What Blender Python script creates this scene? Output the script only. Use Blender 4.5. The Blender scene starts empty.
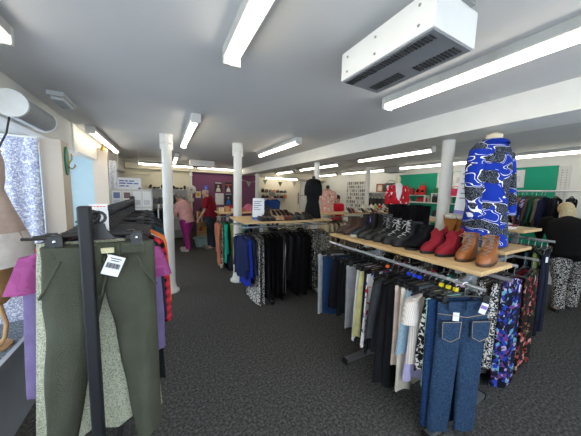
import bpy, math, random
from mathutils import Vector, Matrix
R = math.radians
PI = math.pi
sc = bpy.context.scene
COL = sc.collection
rng = random.Random(7)

# ------------------------------------------------------------------ helpers
def lin(h):
    h = h.lstrip('#')
    out = []
    for i in (0, 2, 4):
        c = int(h[i:i+2], 16) / 255
        out.append(c / 12.92 if c <= .04045 else ((c + .055) / 1.055) ** 2.4)
    return (*out, 1)

class MB:
    """collects shapes; build() links them as one mesh object"""
    def __init__(s): s.v = []; s.f = []
    def add(s, vs, fs):
        o = len(s.v); s.v += [tuple(v) for v in vs]; s.f += [tuple(i + o for i in f) for f in fs]; return s
    def box(s, c, d, rot=None, bev=0):
        x, y, z = d[0]/2, d[1]/2, d[2]/2
        vs = [Vector((a*x, b*y, e*z)) for a in (-1, 1) for b in (-1, 1) for e in (-1, 1)]
        if rot is not None:
            m = rot if isinstance(rot, Matrix) else Matrix.Rotation(rot, 3, 'Z')
            vs = [m @ v for v in vs]
        vs = [v + Vector(c) for v in vs]
        return s.add(vs, [(0,1,3,2), (4,6,7,5), (0,4,5,1), (2,3,7,6), (0,2,6,4), (1,5,7,3)])
    def span(s, x0, x1, y0, y1, z0, z1):
        return s.box(((x0+x1)/2, (y0+y1)/2, (z0+z1)/2), (abs(x1-x0), abs(y1-y0), abs(z1-z0)))
    def loft(s, rings, cap=(True, True)):
        n = len(rings[0]); vs = [p for r in rings for p in r]; fs = []
        for i in range(len(rings)-1):
            for j in range(n):
                a = i*n+j; b = i*n+(j+1) % n
                fs.append((a, b, b+n, a+n))
        if cap[0]: fs.append(tuple(range(n))[::-1])
        if cap[1]: fs.append(tuple((len(rings)-1)*n + j for j in range(n)))
        return s.add(vs, fs)
    def tube(s, pts, r, n=8, cap=True):
        pts = [Vector(p) for p in pts]; rings = []
        rr = r if isinstance(r, (list, tuple)) else [r]*len(pts)
        u = None
        for i, p in enumerate(pts):
            t = (pts[min(i+1, len(pts)-1)] - pts[max(i-1, 0)]).normalized()
            if u is None:
                u = t.orthogonal().normalized()
            else:
                u = (u - t*u.dot(t)).normalized()
            w = t.cross(u)
            rings.append([p + (u*math.cos(2*PI*k/n) + w*math.sin(2*PI*k/n))*rr[i] for k in range(n)])
        return s.loft(rings, (cap, cap))
    def lathe(s, prof, c=(0, 0, 0), n=20, cap=(True, True)):
        rings = [[(c[0]+r*math.cos(2*PI*k/n), c[1]+r*math.sin(2*PI*k/n), c[2]+z) for k in range(n)] for r, z in prof]
        return s.loft(rings, cap)
    def ball(s, c, r, n=12, m=8, sc=(1, 1, 1)):
        rings = []
        for i in range(1, m):
            a = PI*i/m - PI/2
            rings.append([(c[0]+sc[0]*r*math.cos(a)*math.cos(2*PI*k/n), c[1]+sc[1]*r*math.cos(a)*math.sin(2*PI*k/n), c[2]+sc[2]*r*math.sin(a)) for k in range(n)])
        return s.loft(rings)
    def prism(s, poly, d, axis='z'):
        """poly: 2D points; extruded from 0..d"""
        def P(a, b, e): return {'z': (a, b, e), 'y': (a, e, b), 'x': (e, a, b)}[axis]
        return s.loft([[P(a, b, d[0]) for a, b in poly], [P(a, b, d[1]) for a, b in poly]])
    def mesh(s, name, m, smooth=40):
        me = bpy.data.meshes.new(name); me.from_pydata(s.v, [], s.f); me.update()
        import bmesh
        bm = bmesh.new(); bm.from_mesh(me); bmesh.ops.recalc_face_normals(bm, faces=bm.faces); bm.to_mesh(me); bm.free()
        if m: me.materials.append(m)
        if smooth:
            me.shade_smooth(); me.set_sharp_from_angle(angle=R(smooth))
        return me
    def build(s, name, m, parent=None, loc=(0, 0, 0), rz=0, smooth=40):
        return link(name, s.mesh(name, m, smooth), parent, loc, rz)

def link(name, me, parent=None, loc=(0, 0, 0), rz=0):
    o = bpy.data.objects.new(name, me); COL.objects.link(o)
    o.location = loc; o.rotation_euler = (0, 0, rz)
    if parent is not None: o.parent = parent
    return o

def tag(o, label, cat, group=None, kind=None):
    o['label'] = label; o['category'] = cat
    if group: o['group'] = group
    if kind: o['kind'] = kind
    return o

def thing(name, label, cat, loc=(0, 0, 0), rz=0, group=None):
    return tag(link(name, None, None, loc, rz), label, cat, group)

def struct(name, mb, m, smooth=40, **k):
    o = mb.build(name, m, smooth=smooth, **k); o['kind'] = 'structure'; return o

def bevel(o, w=.004, seg=2):
    b = o.modifiers.new('bevel', 'BEVEL'); b.width = w; b.segments = seg; b.limit_method = 'ANGLE'; b.angle_limit = R(50)
    return o

ORD = ['', 'first', 'second', 'third', 'fourth', 'fifth', 'sixth', 'seventh', 'eighth', 'ninth', 'tenth', 'eleventh', 'twelfth', 'thirteenth',
       'fourteenth', 'fifteenth', 'sixteenth', 'seventeenth', 'eighteenth', 'nineteenth', 'twentieth', 'twenty-first', 'twenty-second',
       'twenty-third', 'twenty-fourth', 'twenty-fifth', 'twenty-sixth', 'twenty-seventh', 'twenty-eighth', 'twenty-ninth', 'thirtieth']

# ------------------------------------------------------------------ materials
MATS = {}
def base_mat(name):
    m = bpy.data.materials.new(name); m.use_nodes = True
    nt = m.node_tree; b = nt.nodes['Principled BSDF']
    return m, nt, b
def N(nt, t, **k):
    n = nt.nodes.new(t)
    for a, v in k.items():
        if a in n.inputs.keys(): n.inputs[a].default_value = v
        else: setattr(n, a, v)
    return n
def coords(nt, kind='Object'): return nt.nodes.new('ShaderNodeTexCoord').outputs[kind]
def ramp(nt, stops, fac, interp='LINEAR'):
    r = nt.nodes.new('ShaderNodeValToRGB'); r.color_ramp.interpolation = interp
    e = r.color_ramp.elements
    while len(e) < len(stops): e.new(.5)
    for i, (p, c) in enumerate(stops): e[i].position = p; e[i].color = lin(c) if isinstance(c, str) else c
    nt.links.new(fac, r.inputs[0]); return r.outputs[0]

def plain(hexc, rough=.6, metal=0, var=.06, scale=8, bump=0, bscale=60, spec=.5):
    key = ('plain', hexc, rough, metal, var, scale, bump, bscale, spec)
    if key in MATS: return MATS[key]
    m, nt, b = base_mat('paint_' + hexc.strip('#')); c = lin(hexc)
    co = coords(nt)
    n = N(nt, 'ShaderNodeTexNoise', Scale=scale, Detail=3.0); nt.links.new(co, n.inputs['Vector'])
    lo = tuple(x*(1-var) for x in c[:3])+(1,); hi = tuple(min(1, x*(1+var)) for x in c[:3])+(1,)
    nt.links.new(ramp(nt, [(.3, lo), (.7, hi)], n.outputs['Fac']), b.inputs['Base Color'])
    b.inputs['Roughness'].default_value = rough; b.inputs['Metallic'].default_value = metal
    b.inputs['Specular IOR Level'].default_value = spec
    if bump:
        n2 = N(nt, 'ShaderNodeTexNoise', Scale=bscale, Detail=2.0); nt.links.new(co, n2.inputs['Vector'])
        bp = N(nt, 'ShaderNodeBump', Strength=bump, Distance=.01); nt.links.new(n2.outputs['Fac'], bp.inputs['Height']); nt.links.new(bp.outputs[0], b.inputs['Normal'])
    MATS[key] = m; return m
def cloth(hexc, var=.12): return plain(hexc, .9, 0, var, 14, .25, 150, .2)
def leather(hexc, rough=.45): return plain(hexc, rough, 0, .15, 25, .15, 60, .4)
def pattern(name, bg, cols, scale=40, kind='voronoi', cover=.5, rough=.85, vec=(1, 1, 1)):
    key = (name, bg, tuple(cols), scale, kind, cover, vec)
    if key in MATS: return MATS[key]
    m, nt, b = base_mat('print_' + name); co = coords(nt)
    mp = N(nt, 'ShaderNodeMapping'); mp.inputs['Scale'].default_value = vec
    if kind == 'swirl': mp.inputs['Rotation'].default_value = (.15, .35, 0)
    nt.links.new(co, mp.inputs[0]); co = mp.outputs[0]
    L = nt.links.new
    if kind == 'voronoi':                      # coloured blobs on a ground
        v = N(nt, 'ShaderNodeTexVoronoi', Scale=scale); L(co, v.inputs['Vector'])
        sep = N(nt, 'ShaderNodeSeparateColor'); L(v.outputs['Color'], sep.inputs[0])
        k = len(cols); blob = ramp(nt, [(i/k, c) for i, c in enumerate(cols)], sep.outputs[0], 'CONSTANT')
        n = N(nt, 'ShaderNodeTexNoise', Scale=scale*.9, Detail=2.0); L(co, n.inputs['Vector'])
        mask = ramp(nt, [(1-cover-.02, (0, 0, 0, 1)), (1-cover+.02, (1, 1, 1, 1))], n.outputs['Fac'])
        mx = N(nt, 'ShaderNodeMix', data_type='RGBA'); L(mask, mx.inputs[0]); mx.inputs[6].default_value = lin(bg); L(blob, mx.inputs[7]); L(mx.outputs[2], b.inputs['Base Color'])
    elif kind == 'noise':                      # speckle through a list of colours
        n = N(nt, 'ShaderNodeTexNoise', Scale=scale, Detail=2.0, Distortion=.6); L(co, n.inputs['Vector'])
        k = len(cols)+1; L(ramp(nt, [(.5-.5*cover+cover*i/k, c) for i, c in enumerate([bg]+list(cols))], n.outputs['Fac'], 'CONSTANT'), b.inputs['Base Color'])
    elif kind == 'stripe':
        w = N(nt, 'ShaderNodeTexWave', Scale=scale); w.bands_direction = 'X'; L(co, w.inputs['Vector'])
        L(ramp(nt, [(0, bg), (cover, cols[0])], w.outputs['Fac'], 'CONSTANT'), b.inputs['Base Color'])
    elif kind == 'plaid':
        w = N(nt, 'ShaderNodeTexWave', Scale=scale); w.bands_direction = 'X'; L(co, w.inputs['Vector'])
        w2 = N(nt, 'ShaderNodeTexWave', Scale=scale); w2.bands_direction = 'Z'; L(co, w2.inputs['Vector'])
        ad = N(nt, 'ShaderNodeMath', operation='ADD'); L(w.outputs['Fac'], ad.inputs[0]); L(w2.outputs['Fac'], ad.inputs[1])
        hf = N(nt, 'ShaderNodeMath', operation='MULTIPLY'); L(ad.outputs[0], hf.inputs[0]); hf.inputs[1].default_value = .5
        L(ramp(nt, [(0, bg), (.35, cols[0]), (.7, cols[-1])], hf.outputs[0], 'CONSTANT'), b.inputs['Base Color'])
    elif kind == 'swirl':                      # big leaves with white outlines and speckled ground between
        n = N(nt, 'ShaderNodeTexNoise', Scale=scale, Detail=.0, Distortion=.35); L(co, n.inputs['Vector'])
        s2 = N(nt, 'ShaderNodeTexNoise', Scale=scale*28, Detail=1.0); L(co, s2.inputs['Vector'])
        spk = ramp(nt, [(.0, cols[1]), (.6, cols[2])], s2.outputs['Fac'], 'CONSTANT')
        m1 = ramp(nt, [(0, (0, 0, 0, 1)), (.51, (1, 1, 1, 1))], n.outputs['Fac'], 'CONSTANT')
        mx = N(nt, 'ShaderNodeMix', data_type='RGBA'); L(m1, mx.inputs[0]); L(spk, mx.inputs[6]); mx.inputs[7].default_value = lin(bg)
        m2 = ramp(nt, [(0, (0, 0, 0, 1)), (.496, (1, 1, 1, 1)), (.516, (0, 0, 0, 1)), (.585, (1, 1, 1, 1)), (.600, (0, 0, 0, 1))], n.outputs['Fac'], 'CONSTANT')
        n3 = N(nt, 'ShaderNodeTexNoise', Scale=scale*1.7, Detail=.0); L(co, n3.inputs['Vector'])
        mk = N(nt, 'ShaderNodeMath', operation='MULTIPLY'); L(m2, mk.inputs[0]); L(ramp(nt, [(0, (0, 0, 0, 1)), (.46, (1, 1, 1, 1))], n3.outputs['Fac'], 'CONSTANT'), mk.inputs[1]); m2 = mk.outputs[0]
        mz = N(nt, 'ShaderNodeMix', data_type='RGBA'); L(m2, mz.inputs[0]); L(mx.outputs[2], mz.inputs[6]); mz.inputs[7].default_value = lin(cols[0]); L(mz.outputs[2], b.inputs['Base Color'])
    b.inputs['Roughness'].default_value = rough; b.inputs['Specular IOR Level'].default_value = .2
    MATS[key] = m; return m
def emit(hexc, s):
    m, nt, b = base_mat('tube_glow'); b.inputs['Base Color'].default_value = (.9, .9, .9, 1)
    b.inputs['Emission Color'].default_value = lin(hexc); b.inputs['Emission Strength'].default_value = s
    return m
def wood(hexc, dark, scale=3, vec=(1, 8, 8), rough=.45):
    key = ('wood', hexc, vec)
    if key in MATS: return MATS[key]
    m, nt, b = base_mat('wood_' + hexc.strip('#')); co = coords(nt)
    mp = N(nt, 'ShaderNodeMapping'); mp.inputs['Scale'].default_value = vec; nt.links.new(co, mp.inputs[0])
    n = N(nt, 'ShaderNodeTexNoise', Scale=scale, Detail=5.0, Distortion=.5); nt.links.new(mp.outputs[0], n.inputs['Vector'])
    nt.links.new(ramp(nt, [(.3, dark), (.7, hexc)], n.outputs['Fac']), b.inputs['Base Color'])
    b.inputs['Roughness'].default_value = rough; MATS[key] = m; return m

WHITE = plain('#e6e5df', .5, var=.02)
WALLW = plain('#e2e2dd', .8, var=.03, scale=2, bump=.05)
CREAM = plain('#e6dfc8', .75, var=.03, scale=2, bump=.04)
PARTITION = plain('#d9ccbc', .7, var=.03, scale=3)
CEIL = plain('#d2d3d3', .85, var=.03, scale=1.5, bump=.06)
PURPLE = plain('#774767', .8, var=.04, scale=2, bump=.05)
TEAL = plain('#0d9a78', .75, var=.04, scale=2, bump=.05)
METAL = plain('#c9ccd0', .32, .9, .04)
CHROME = plain('#d8dade', .2, 1, .02)
GREYMETAL = plain('#9a9c9c', .4, .6, .04)
DARKMETAL = plain('#13161c', .6, 0, .06)
BLACKP = plain('#191a1c', .4, 0, .08)
BLACK = cloth('#17181b'); CHAR = cloth('#2b2c30')
BIRCH = wood('#dcbd8c', '#c9a36c', 3, (8, 1, 8)); BIRCHX = wood('#dcbd8c', '#c9a36c', 3, (1, 8, 8))
SKIN = plain('#cf9d86', .55, var=.06)
PAPER = plain('#eceef0', .6, var=.02)
INK = plain('#5d6274', .7, var=.02)
RUBBER = plain('#141414', .6, 0, .1)
LINING = cloth('#1b1715')

def carpet(name, a, b_, c, s=230):
    m, nt, b = base_mat(name); co = coords(nt)
    n = N(nt, 'ShaderNodeTexNoise', Scale=s, Detail=2.0); nt.links.new(co, n.inputs['Vector'])
    n1 = N(nt, 'ShaderNodeTexNoise', Scale=55.0, Detail=3.0); nt.links.new(co, n1.inputs['Vector'])
    ad = N(nt, 'ShaderNodeMath', operation='MULTIPLY_ADD'); nt.links.new(n1.outputs['Fac'], ad.inputs[0]); ad.inputs[1].default_value = .5
    hf = N(nt, 'ShaderNodeMath', operation='MULTIPLY'); nt.links.new(n.outputs['Fac'], hf.inputs[0]); hf.inputs[1].default_value = .5
    nt.links.new(hf.outputs[0], ad.inputs[2])
    nt.links.new(ramp(nt, [(.36, a), (.5, b_), (.64, c)], ad.outputs[0]), b.inputs['Base Color'])
    b.inputs['Roughness'].default_value = .95; b.inputs['Specular IOR Level'].default_value = .1
    bp = N(nt, 'ShaderNodeBump', Strength=.5, Distance=.01); nt.links.new(n.outputs['Fac'], bp.inputs['Height']); nt.links.new(bp.outputs[0], b.inputs['Normal'])
    return m
CARPET = carpet('carpet_charcoal', '#2c2c2d', '#4a4947', '#787674')
CARPET_DAYLIT = carpet('carpet_daylit', '#4a5058', '#6f7680', '#9aa2ac', 120)  # paler, bluer copy of the same carpet, window daylight put into its colour

# ------------------------------------------------------------------ room
Hc = 2.45; XR = 6.5; YB = 9.0; YF = -1.6; XW = -2.3
struct('floor', MB().span(-1.0, XR, YF, YB, -.1, 0).span(XW, -1.0, YF, YB, -.1, 0), CARPET)
struct('ceiling', MB().span(XW-.1, XR+.1, YF-.1, YB+.1, Hc, Hc+.1), CEIL)
struct('wall_right', MB().span(XR, XR+.12, YF, YB, 0, Hc), WALLW)
struct('wall_near', MB().span(XW, XR, YF-.12, YF, 0, .5).span(XW, XR, YF-.12, YF, 2.3, Hc).span(4.6, XR, YF-.12, YF, .5, 2.3).span(XW, XW+.2, YF-.12, YF, .5, 2.3), WALLW)
wn = MB()  # unseen window added behind the camera to let in fill daylight
for x in (-2.07, -.4, 1.25, 2.9, 4.57): wn.span(x-.03, x+.03, YF-.1, YF-.03, .5, 2.3)
wn.span(-2.1, 4.6, YF-.1, YF-.03, .5, .56).span(-2.1, 4.6, YF-.1, YF-.03, 2.24, 2.3)
FILLWIN = wn
struct('wall_back', MB().span(3.32, XR, YB, YB+.12, 0, Hc), CREAM)
struct('wall_back_purple', MB().span(.86, 3.32, YB, YB+.12, 0, Hc), PURPLE)
sl = MB().span(XW, .86, YB, YB+.12, 0, Hc)
k = 0
while k < 21:
    sl.span(-1.6, -.3, YB-.03, YB, .2+k*.105, .2+k*.105+.09); k += 1
struct('wall_back_slatted', sl, CREAM)
struct('wall_right_teal', MB().span(XR-.02, XR, 1.58, 4.95, .1, 2.26), TEAL)
struct('beam', MB().span(2.5, 2.92, YF, YB, 2.235, Hc), WHITE)
struct('trim_1', MB().span(-1.0, XR, YB-.22, YB, 2.27, Hc), CREAM)                       # soffit over the back wall
struct('trim_2', MB().span(3.4, XR-.0, YB-.3, YB-.22, 2.21, 2.33), CREAM)
# shop front: lintel, sill, panes, mullions
struct('lintel', MB().span(-1.14, -1.02, YF, YB, 2.12, Hc).span(-1.16, -1.0, 4.1, 4.24, 2.08, Hc), WALLW)
struct('wall_left', MB().span(XW-.1, XW, YF, YB, 0, .5).span(XW-.1, XW, YF, YB, 2.32, Hc).span(XW-.1, XW, 6.1, YB, .5, 2.32).span(XW-.1, XW, YF, -.6, .5, 2.32), WALLW)
gm, nt, b = base_mat('window_glass'); b.inputs['Base Color'].default_value = (.93, .97, 1, 1); b.inputs['Roughness'].default_value = .02
b.inputs['Transmission Weight'].default_value = 1; b.inputs['IOR'].default_value = 1.02; GLASS = gm
wf = MB()
for y in (-.6, .75, 2.1, 3.45, 4.8, 6.07): wf.span(XW-.07, XW-.01, y-.03, y+.03, .5, 2.32)
wf.span(XW-.07, XW-.01, -.6, 6.1, .5, .56); wf.span(XW-.07, XW-.01, -.6, 6.1, 2.26, 2.32)
w1 = struct('window_1', wf, WHITE)
w2 = struct('added_fill_window', FILLWIN, WHITE)  # not shop front: the added window giving fill from behind the camera
MB().span(-2.08, 4.58, YF-.07, YF-.062, .53, 2.28).build('glass_pane', GLASS, w2)
g = MB().span(XW-.045, XW-.037, -.6, 6.1, .53, 2.3).build('glass_pane', GLASS, w1)
# raised display platform with smooth grey riser
struct('display_platform', MB().span(XW, -.93, YF, 3.26, 0, .525), CARPET_DAYLIT)
struct('platform_riser', MB().span(-.93, -.9, YF, 3.26, 0, .53), plain('#aeb3ba', .4, .1, .05))
# cream pier beside the window, with its green hook plaque
struct('pier_beside_window', MB().span(-1.06, -.9, 3.27, 3.5, .0, 2.1), PARTITION)
t = thing('coat_hook', 'brass coat hook on a green oval plaque fixed to the cream pier', 'hook', (-.9, 3.38, 1.9))
pl = MB(); pl.prism([(.055*math.cos(a*PI/12), .15*math.sin(a*PI/12)) for a in range(24)], (0, .014), 'x').build('plaque', plain('#0f7a5a', .4), t)
MB().tube([(.014, 0, -.06), (.05, 0, -.08), (.075, 0, -.05), (.07, 0, -.03)], .007).tube([(.014, 0, -.04), (.05, 0, .02), (.05, 0, .08)], .007).build('hook', plain('#9b7a3c', .3, .8), t)
# glazed cream screen further along the shop front
sy = 5.5
scn = MB().span(XW+.02, -.88, sy-.05, sy+.05, 2.17, 2.34).span(-1.09, -.88, sy-.05, sy+.05, 0, 2.17).span(-1.56, -1.44, sy-.05, sy+.05, 0, 2.17).span(XW+.02, XW+.1, sy-.05, sy+.05, 0, 2.17).span(XW+.02, -.88, sy-.05, sy+.05, 0, .2)
ds = struct('door_1', scn, PARTITION)
MB().span(XW+.1, -1.09, sy-.006, sy+.006, .2, 2.17).build('glass_pane', plain('#bcd8e2', .15, 0, .03), ds)
MB().lathe([(.0, .0), (.035, .0), (.03, .03), (.02, .05), (.012, .06), (.012, .11), (0, .115)], (-.93, sy-.09, 2.3)).build('bell', plain('#b8923e', .3, .9), ds)
struct('trim_3', MB().span(-1.12, -1.0, 6.2, 6.6, .0, 2.12), WALLW)

# columns -------------------------------------------------------------------
def column(name, x, y, r, top, cap=True):
    prof = [(r*1.75, 0), (r*1.75, .03), (r*1.35, .05), (r*1.15, .10), (r*1.02, .16), (r, .3), (r*.96, top-.16)]
    if cap: prof += [(r*1.02, top-.15), (r*1.25, top-.13), (r*1.05, top-.11), (r*1.08, top-.03), (r*1.3, top)]
    else: prof += [(r*.96, top)]
    c = MB().lathe(prof, (x, y, 0), 28)
    o = struct(name, c, WHITE)
    if cap:
        for a, e in ((0, -1), (1, 0), (-1, 0)): MB().box((x+a*r*.9, y+e*r*.9, top-.11), (.03+.02*abs(a), .03+.02*abs(e), .22)).build('bracket', WHITE, o)
    return o
column('column', .065, 4.12, .074, Hc); column('column', 1.165, 4.15, .074, Hc)
column('column', 2.77, 1.525, .062, 2.235, False); column('column', 2.72, 3.98, .062, 2.235, False); column('column', 2.72, 7.4, .062, 2.235, False)
column('column', 5.5, 5.3, .07, Hc, False)
struct('column', MB().lathe([(.045, 0), (.045, 2.27)], (.85, YB-.12, 0), 12), WHITE)

# ceiling lights -------------------------------------------------------------
TUBE = emit('#fff4df', 5.0)
def strip_light(x, y0, y1, label, z=Hc, axis='y', w=.058, group='fluorescent strip lights on the ceiling'):
    L_ = y1-y0
    t = thing('strip_light', label, 'light', (x, (y0+y1)/2, z) if axis == 'y' else ((y0+y1)/2, x, z), 0 if axis == 'y' else PI/2, group)
    bevel(MB().box((0, 0, -.028), (w*1.7, L_-.05, .056)).build('housing', plain('#bcbdba', .5), t), .004)
    h = w/2
    poly = [(-h, -.05), (-h, -.07), (-h*.75, -.09), (-h*.3, -.1), (h*.3, -.1), (h*.75, -.09), (h, -.07), (h, -.05)]
    MB().prism(poly, (-L_/2+.03, L_/2-.03), 'y').build('diffuser', TUBE, t)
    for s in (-1, 1): bevel(MB().box((0, s*(L_/2-.015), -.052), (w*1.76, .03, .1)).build('end_cap', plain('#c9c9c4', .5), t), .004)
    return t
strip_light(.375, -.35, 1.48, 'strip light overhead nearest the camera, running off the top of the photo')
strip_light(.335, 2.8, 4.6, 'strip light between the near pair of white columns')
strip_light(.3, 6.0, 7.5, 'strip light beyond the left column, pointing at the slatted wall')
strip_light(1.72, -.3, 1.5, 'longest-looking strip light beside the white heater box, cut by the photo edge')
strip_light(1.8, 3.12, 4.75, 'strip light left of the beam, behind the heater box')
strip_light(3.92, 2.38, 4.08, 'strip light beyond the beam, nearest of its row')
strip_light(4.0, 4.85, 6.8, 'strip light beyond the beam, second of its row')
strip_light(4.05, 7.35, 8.7, 'strip light beyond the beam, last of its row')
strip_light(5.75, .2, 2.1, 'strip light above the clothes rail on the white and teal wall')
strip_light(5.82, 2.3, 4.45, 'strip light above the teal wall with red handbags')
strip_light(5.9, 5.0, 6.95, 'strip light beyond the grey heater box over the teal wall')
strip_light(5.95, 7.3, 8.6, 'strip light at the far end of the row over the teal wall')
strip_light(8.35, -.64, .9, 'strip light set across the shop in front of the slatted wall', axis='x')
strip_light(-.83, 4.12, 6.1, 'strip light along the shop front above the glazed screen')
strip_light(-.72, -.1, 1.88, 'strip light at the left edge of the photo with only its end showing')
strip_light(8.72, 3.5, 5.0, 'strip light hung low across the cream wall above the bunting', z=2.27, axis='x')
strip_light(8.4, 1.0, 2.6, 'strip light set across the shop in front of the purple wall', axis='x')
# ceiling heater (white box, grey grille below) -----------------------------
t = thing('ceiling_heater', 'white box-shaped warm air heater hung from the ceiling near the camera', 'heater', (1.045, .85, 2.25))
bevel(MB().span(-.145, .145, -.265, .26, .0, .145).build('casing', plain('#dedfdc', .4, .1, .02), t), .004)
MB().span(-.135, .135, -.255, .25, -.004, .001).build('underside', plain('#8e9194', .5, .1), t)
gr = MB(); g2 = MB(); g3 = MB()
for i in range(30):
    y = -.235+i*.0162
    gr.span(-.12, -.075, y, y+.008, -.008, -.003)
for i in range(12):
    y = -.235+i*.0165; g2.span(.045, .105, y, y+.008, -.008, -.003)
    g3.span(.03, .09, y+.26, y+.268, -.008, -.003)
for q in (gr, g2, g3): q.build('grille', plain('#3a3c3e', .6), t)
for y in (-.2, .02, .21):
    for z in (.035, .11): MB().ball((-.146, y, z), .006).build('rivet', GREYMETAL, t)
MB().span(.02, .09, -.28, -.2, .145, .2).build('bracket', GREYMETAL, t); MB().span(-.04, .04, .1, .18, .145, .2).build('bracket', GREYMETAL, t)
t = thing('ceiling_heater', 'grey heater box between the strip lights above the teal wall', 'heater', (5.95, 4.72, Hc-.16))
bevel(MB().box((0, 0, .08), (.3, .5, .16)).build('casing', plain('#a6a7a3', .5), t), .006); MB().box((0, 0, -.003), (.2, .4, .008)).build('grille', plain('#4a4a48', .5), t)
t = thing('ceiling_heater', 'small white heater box on the ceiling above the person in pink', 'heater', (.95, 6.9, Hc-.2))
bevel(MB().box((0, 0, .1), (.62, .3, .16)).build('casing', WHITE, t), .006); MB().box((0, 0, .012), (.5, .2, .01)).build('grille', plain('#55565a', .5), t)
MB().box((0, 0, .19), (.1, .1, .02)).build('bracket', GREYMETAL, t)
# round air curtain over the door
t = thing('air_curtain', 'white cylindrical air curtain mounted high above the shop window', 'heater', (-.91, 2.67, 2.19))
def cyl_y(r, y0, y1, a0=0, a1=2*PI, n=28): return [[(r*math.cos(a0+(a1-a0)*k/n), y, r*math.sin(a0+(a1-a0)*k/n)) for k in range(n)] for y in (y0, y1)]
MB().loft(cyl_y(.088, -.25, .25)).build('casing', plain('#cfd3d4', .45, .1), t)
for q in (-.254, .254): MB().loft(cyl_y(.093, q-.008, q+.008)).build('end_cap', plain('#e8ecec', .4), t)
gr = MB()
for i in range(14): gr.tube([(.089*math.cos(R(-75+i*8)), -.22, .089*math.sin(R(-75+i*8))), (.089*math.cos(R(-75+i*8)), .22, .089*math.sin(R(-75+i*8)))], .0035, 5)
gr.build('grille', plain('#9a9fa3', .5, .1), t)
for q in (-.15, .15): MB().box((-.06, q, .06), (.1, .05, .03)).build('bracket', GREYMETAL, t)
MB().tube([(-.03, -.2, -.08), (-.05, -.21, -.2), (-.1, -.22, -.33)], .006).build('cable', BLACKP, t)
t = thing('emergency_light', 'small grey emergency light on the ceiling beside the shop front', 'light', (-.8, 3.04, Hc))
bevel(MB().box((0, 0, -.02), (.12, .36, .04)).build('base', plain('#b4b8ba', .5), t), .005)
bevel(MB().box((.0, 0, -.05), (.09, .3, .03)).build('lens', plain('#cfd5d8', .2), t), .01)
gr = MB()
for i in range(9): gr.box((0, -.12+i*.03, -.066), (.08, .006, .004))
gr.build('louvre', plain('#8d9296', .4), t)

# ------------------------------------------------------------------ clothes
def spow(v, p): return math.copysign(abs(v)**p, v)
def body_loft(mb, W0, W1, L, T, seed, slope=0, flare=.0, x0=0., x1=None, nz=11, n=26, fold=.012, wob=.01, zt=0, hemwave=.012):
    """hanging tube of cloth: width W0 at the top to W1 at the hem"""
    r = random.Random(seed); k1 = r.uniform(18, 30); p1 = r.uniform(0, 6); k2 = r.uniform(9, 15); p2 = r.uniform(0, 6); rings = []
    sx = r.uniform(-wob, wob); sy_ = r.uniform(-wob, wob)
    if x1 is None: x1 = x0
    for i in range(nz):
        s = i/(nz-1); hw = (W0+(W1-W0)*s**.8)/2; cx = x0+(x1-x0)*s + sx*s
        ring = []
        for j in range(n):
            a = 2*PI*j/n; x = hw*spow(math.cos(a), .75)
            f = fold*(s**.6)*(math.sin(k1*x/ max(.2, W0)*.35*3+p1+s*1.3)+.6*math.sin(k2*x*2.5+p2))
            th = T/2*(.55+.45*min(1, s*3))*(1+flare*s)
            y = th*spow(math.sin(a), .7)+f+sy_*s
            z = zt-L*s - slope*abs(x)*(1-s)**3 + (hemwave*math.sin(k2*x*3+p1) if i == nz-1 else 0)
            ring.append((cx+x, y, z))
        rings.append(ring)
    return mb.loft(rings)

def sleeve_loft(mb, side, W, L, r0, r1, seed, spread=.05):
    r = random.Random(seed); rings = []
    nz = 7
    for i in range(nz):
        s = i/(nz-1); rr = r0+(r1-r0)*s
        cx = side*(W/2-.03+spread*(s**.6)); cz = -.05-L*s; cy = .012*math.sin(4*s+seed)
        rings.append([(cx+rr*math.cos(a)*.9, cy+rr*.62*math.sin(a)+.004*math.sin(5*a+seed), cz+ (.03*math.cos(a)*-side if i == 0 else 0)) for a in [2*PI*k/14 for k in range(14)]])
    return mb.loft(rings)

GARCOUNT = [0]
def garment(kind, m, loc, rz, L, W, label, group, T=.035, seed=None, m2=None):
    """top-level mesh hanging below loc (hanger bar height)"""
    GARCOUNT[0] += 1
    sd = seed if seed is not None else GARCOUNT[0]*13
    mb = MB(); cat = {'top': 'top', 'blouse': 'blouse', 'dress': 'dress', 'skirt': 'skirt', 'trousers': 'trousers', 'jeans': 'jeans', 'jacket': 'jacket'}[kind]
    if kind in ('top', 'blouse', 'dress', 'jacket'):
        body_loft(mb, W, W*(1.05 if kind != 'dress' else 1.2), L, T, sd, slope=.3, fold=.014, hemwave=.022)
    elif kind == 'skirt':
        body_loft(mb, W*.86, W*1.14, L, T, sd, fold=.015, hemwave=.02)
    else:
        wl = W*.54
        for s in (-1, 1):
            body_loft(mb, wl, wl*.82, L, T*1.1, sd+s, x0=s*W*.235, x1=s*W*.26, n=18, nz=10, fold=.007)
    name = {'top': 'top', 'blouse': 'blouse', 'dress': 'dress', 'skirt': 'skirt', 'trousers': 'trousers', 'jeans': 'jeans', 'jacket': 'jacket'}[kind]
    o = mb.build(name, m, None, loc, rz, smooth=70); tag(o, label, cat, group)
    if kind in ('top', 'jacket'):
        for s in (-1, 1): sleeve_loft(MB(), s, W, L*.72, .06, .042, sd+s).build('sleeve', m2 or m, o, smooth=70)
    if kind == 'blouse':
        for s in (-1, 1): sleeve_loft(MB(), s, W, .17, .06, .07, sd+s, .06).build('sleeve', m2 or m, o, smooth=70)
    if kind in ('skirt', 'trousers', 'jeans'):
        ww = W*.86 if kind == 'skirt' else W*1.01
        body_loft(MB(), ww+.004, ww+.006, .038, T*.62, sd, nz=3, fold=.0, wob=0, hemwave=0, zt=.004).build('waistband', m2 or m, o, smooth=70)
    return o

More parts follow.
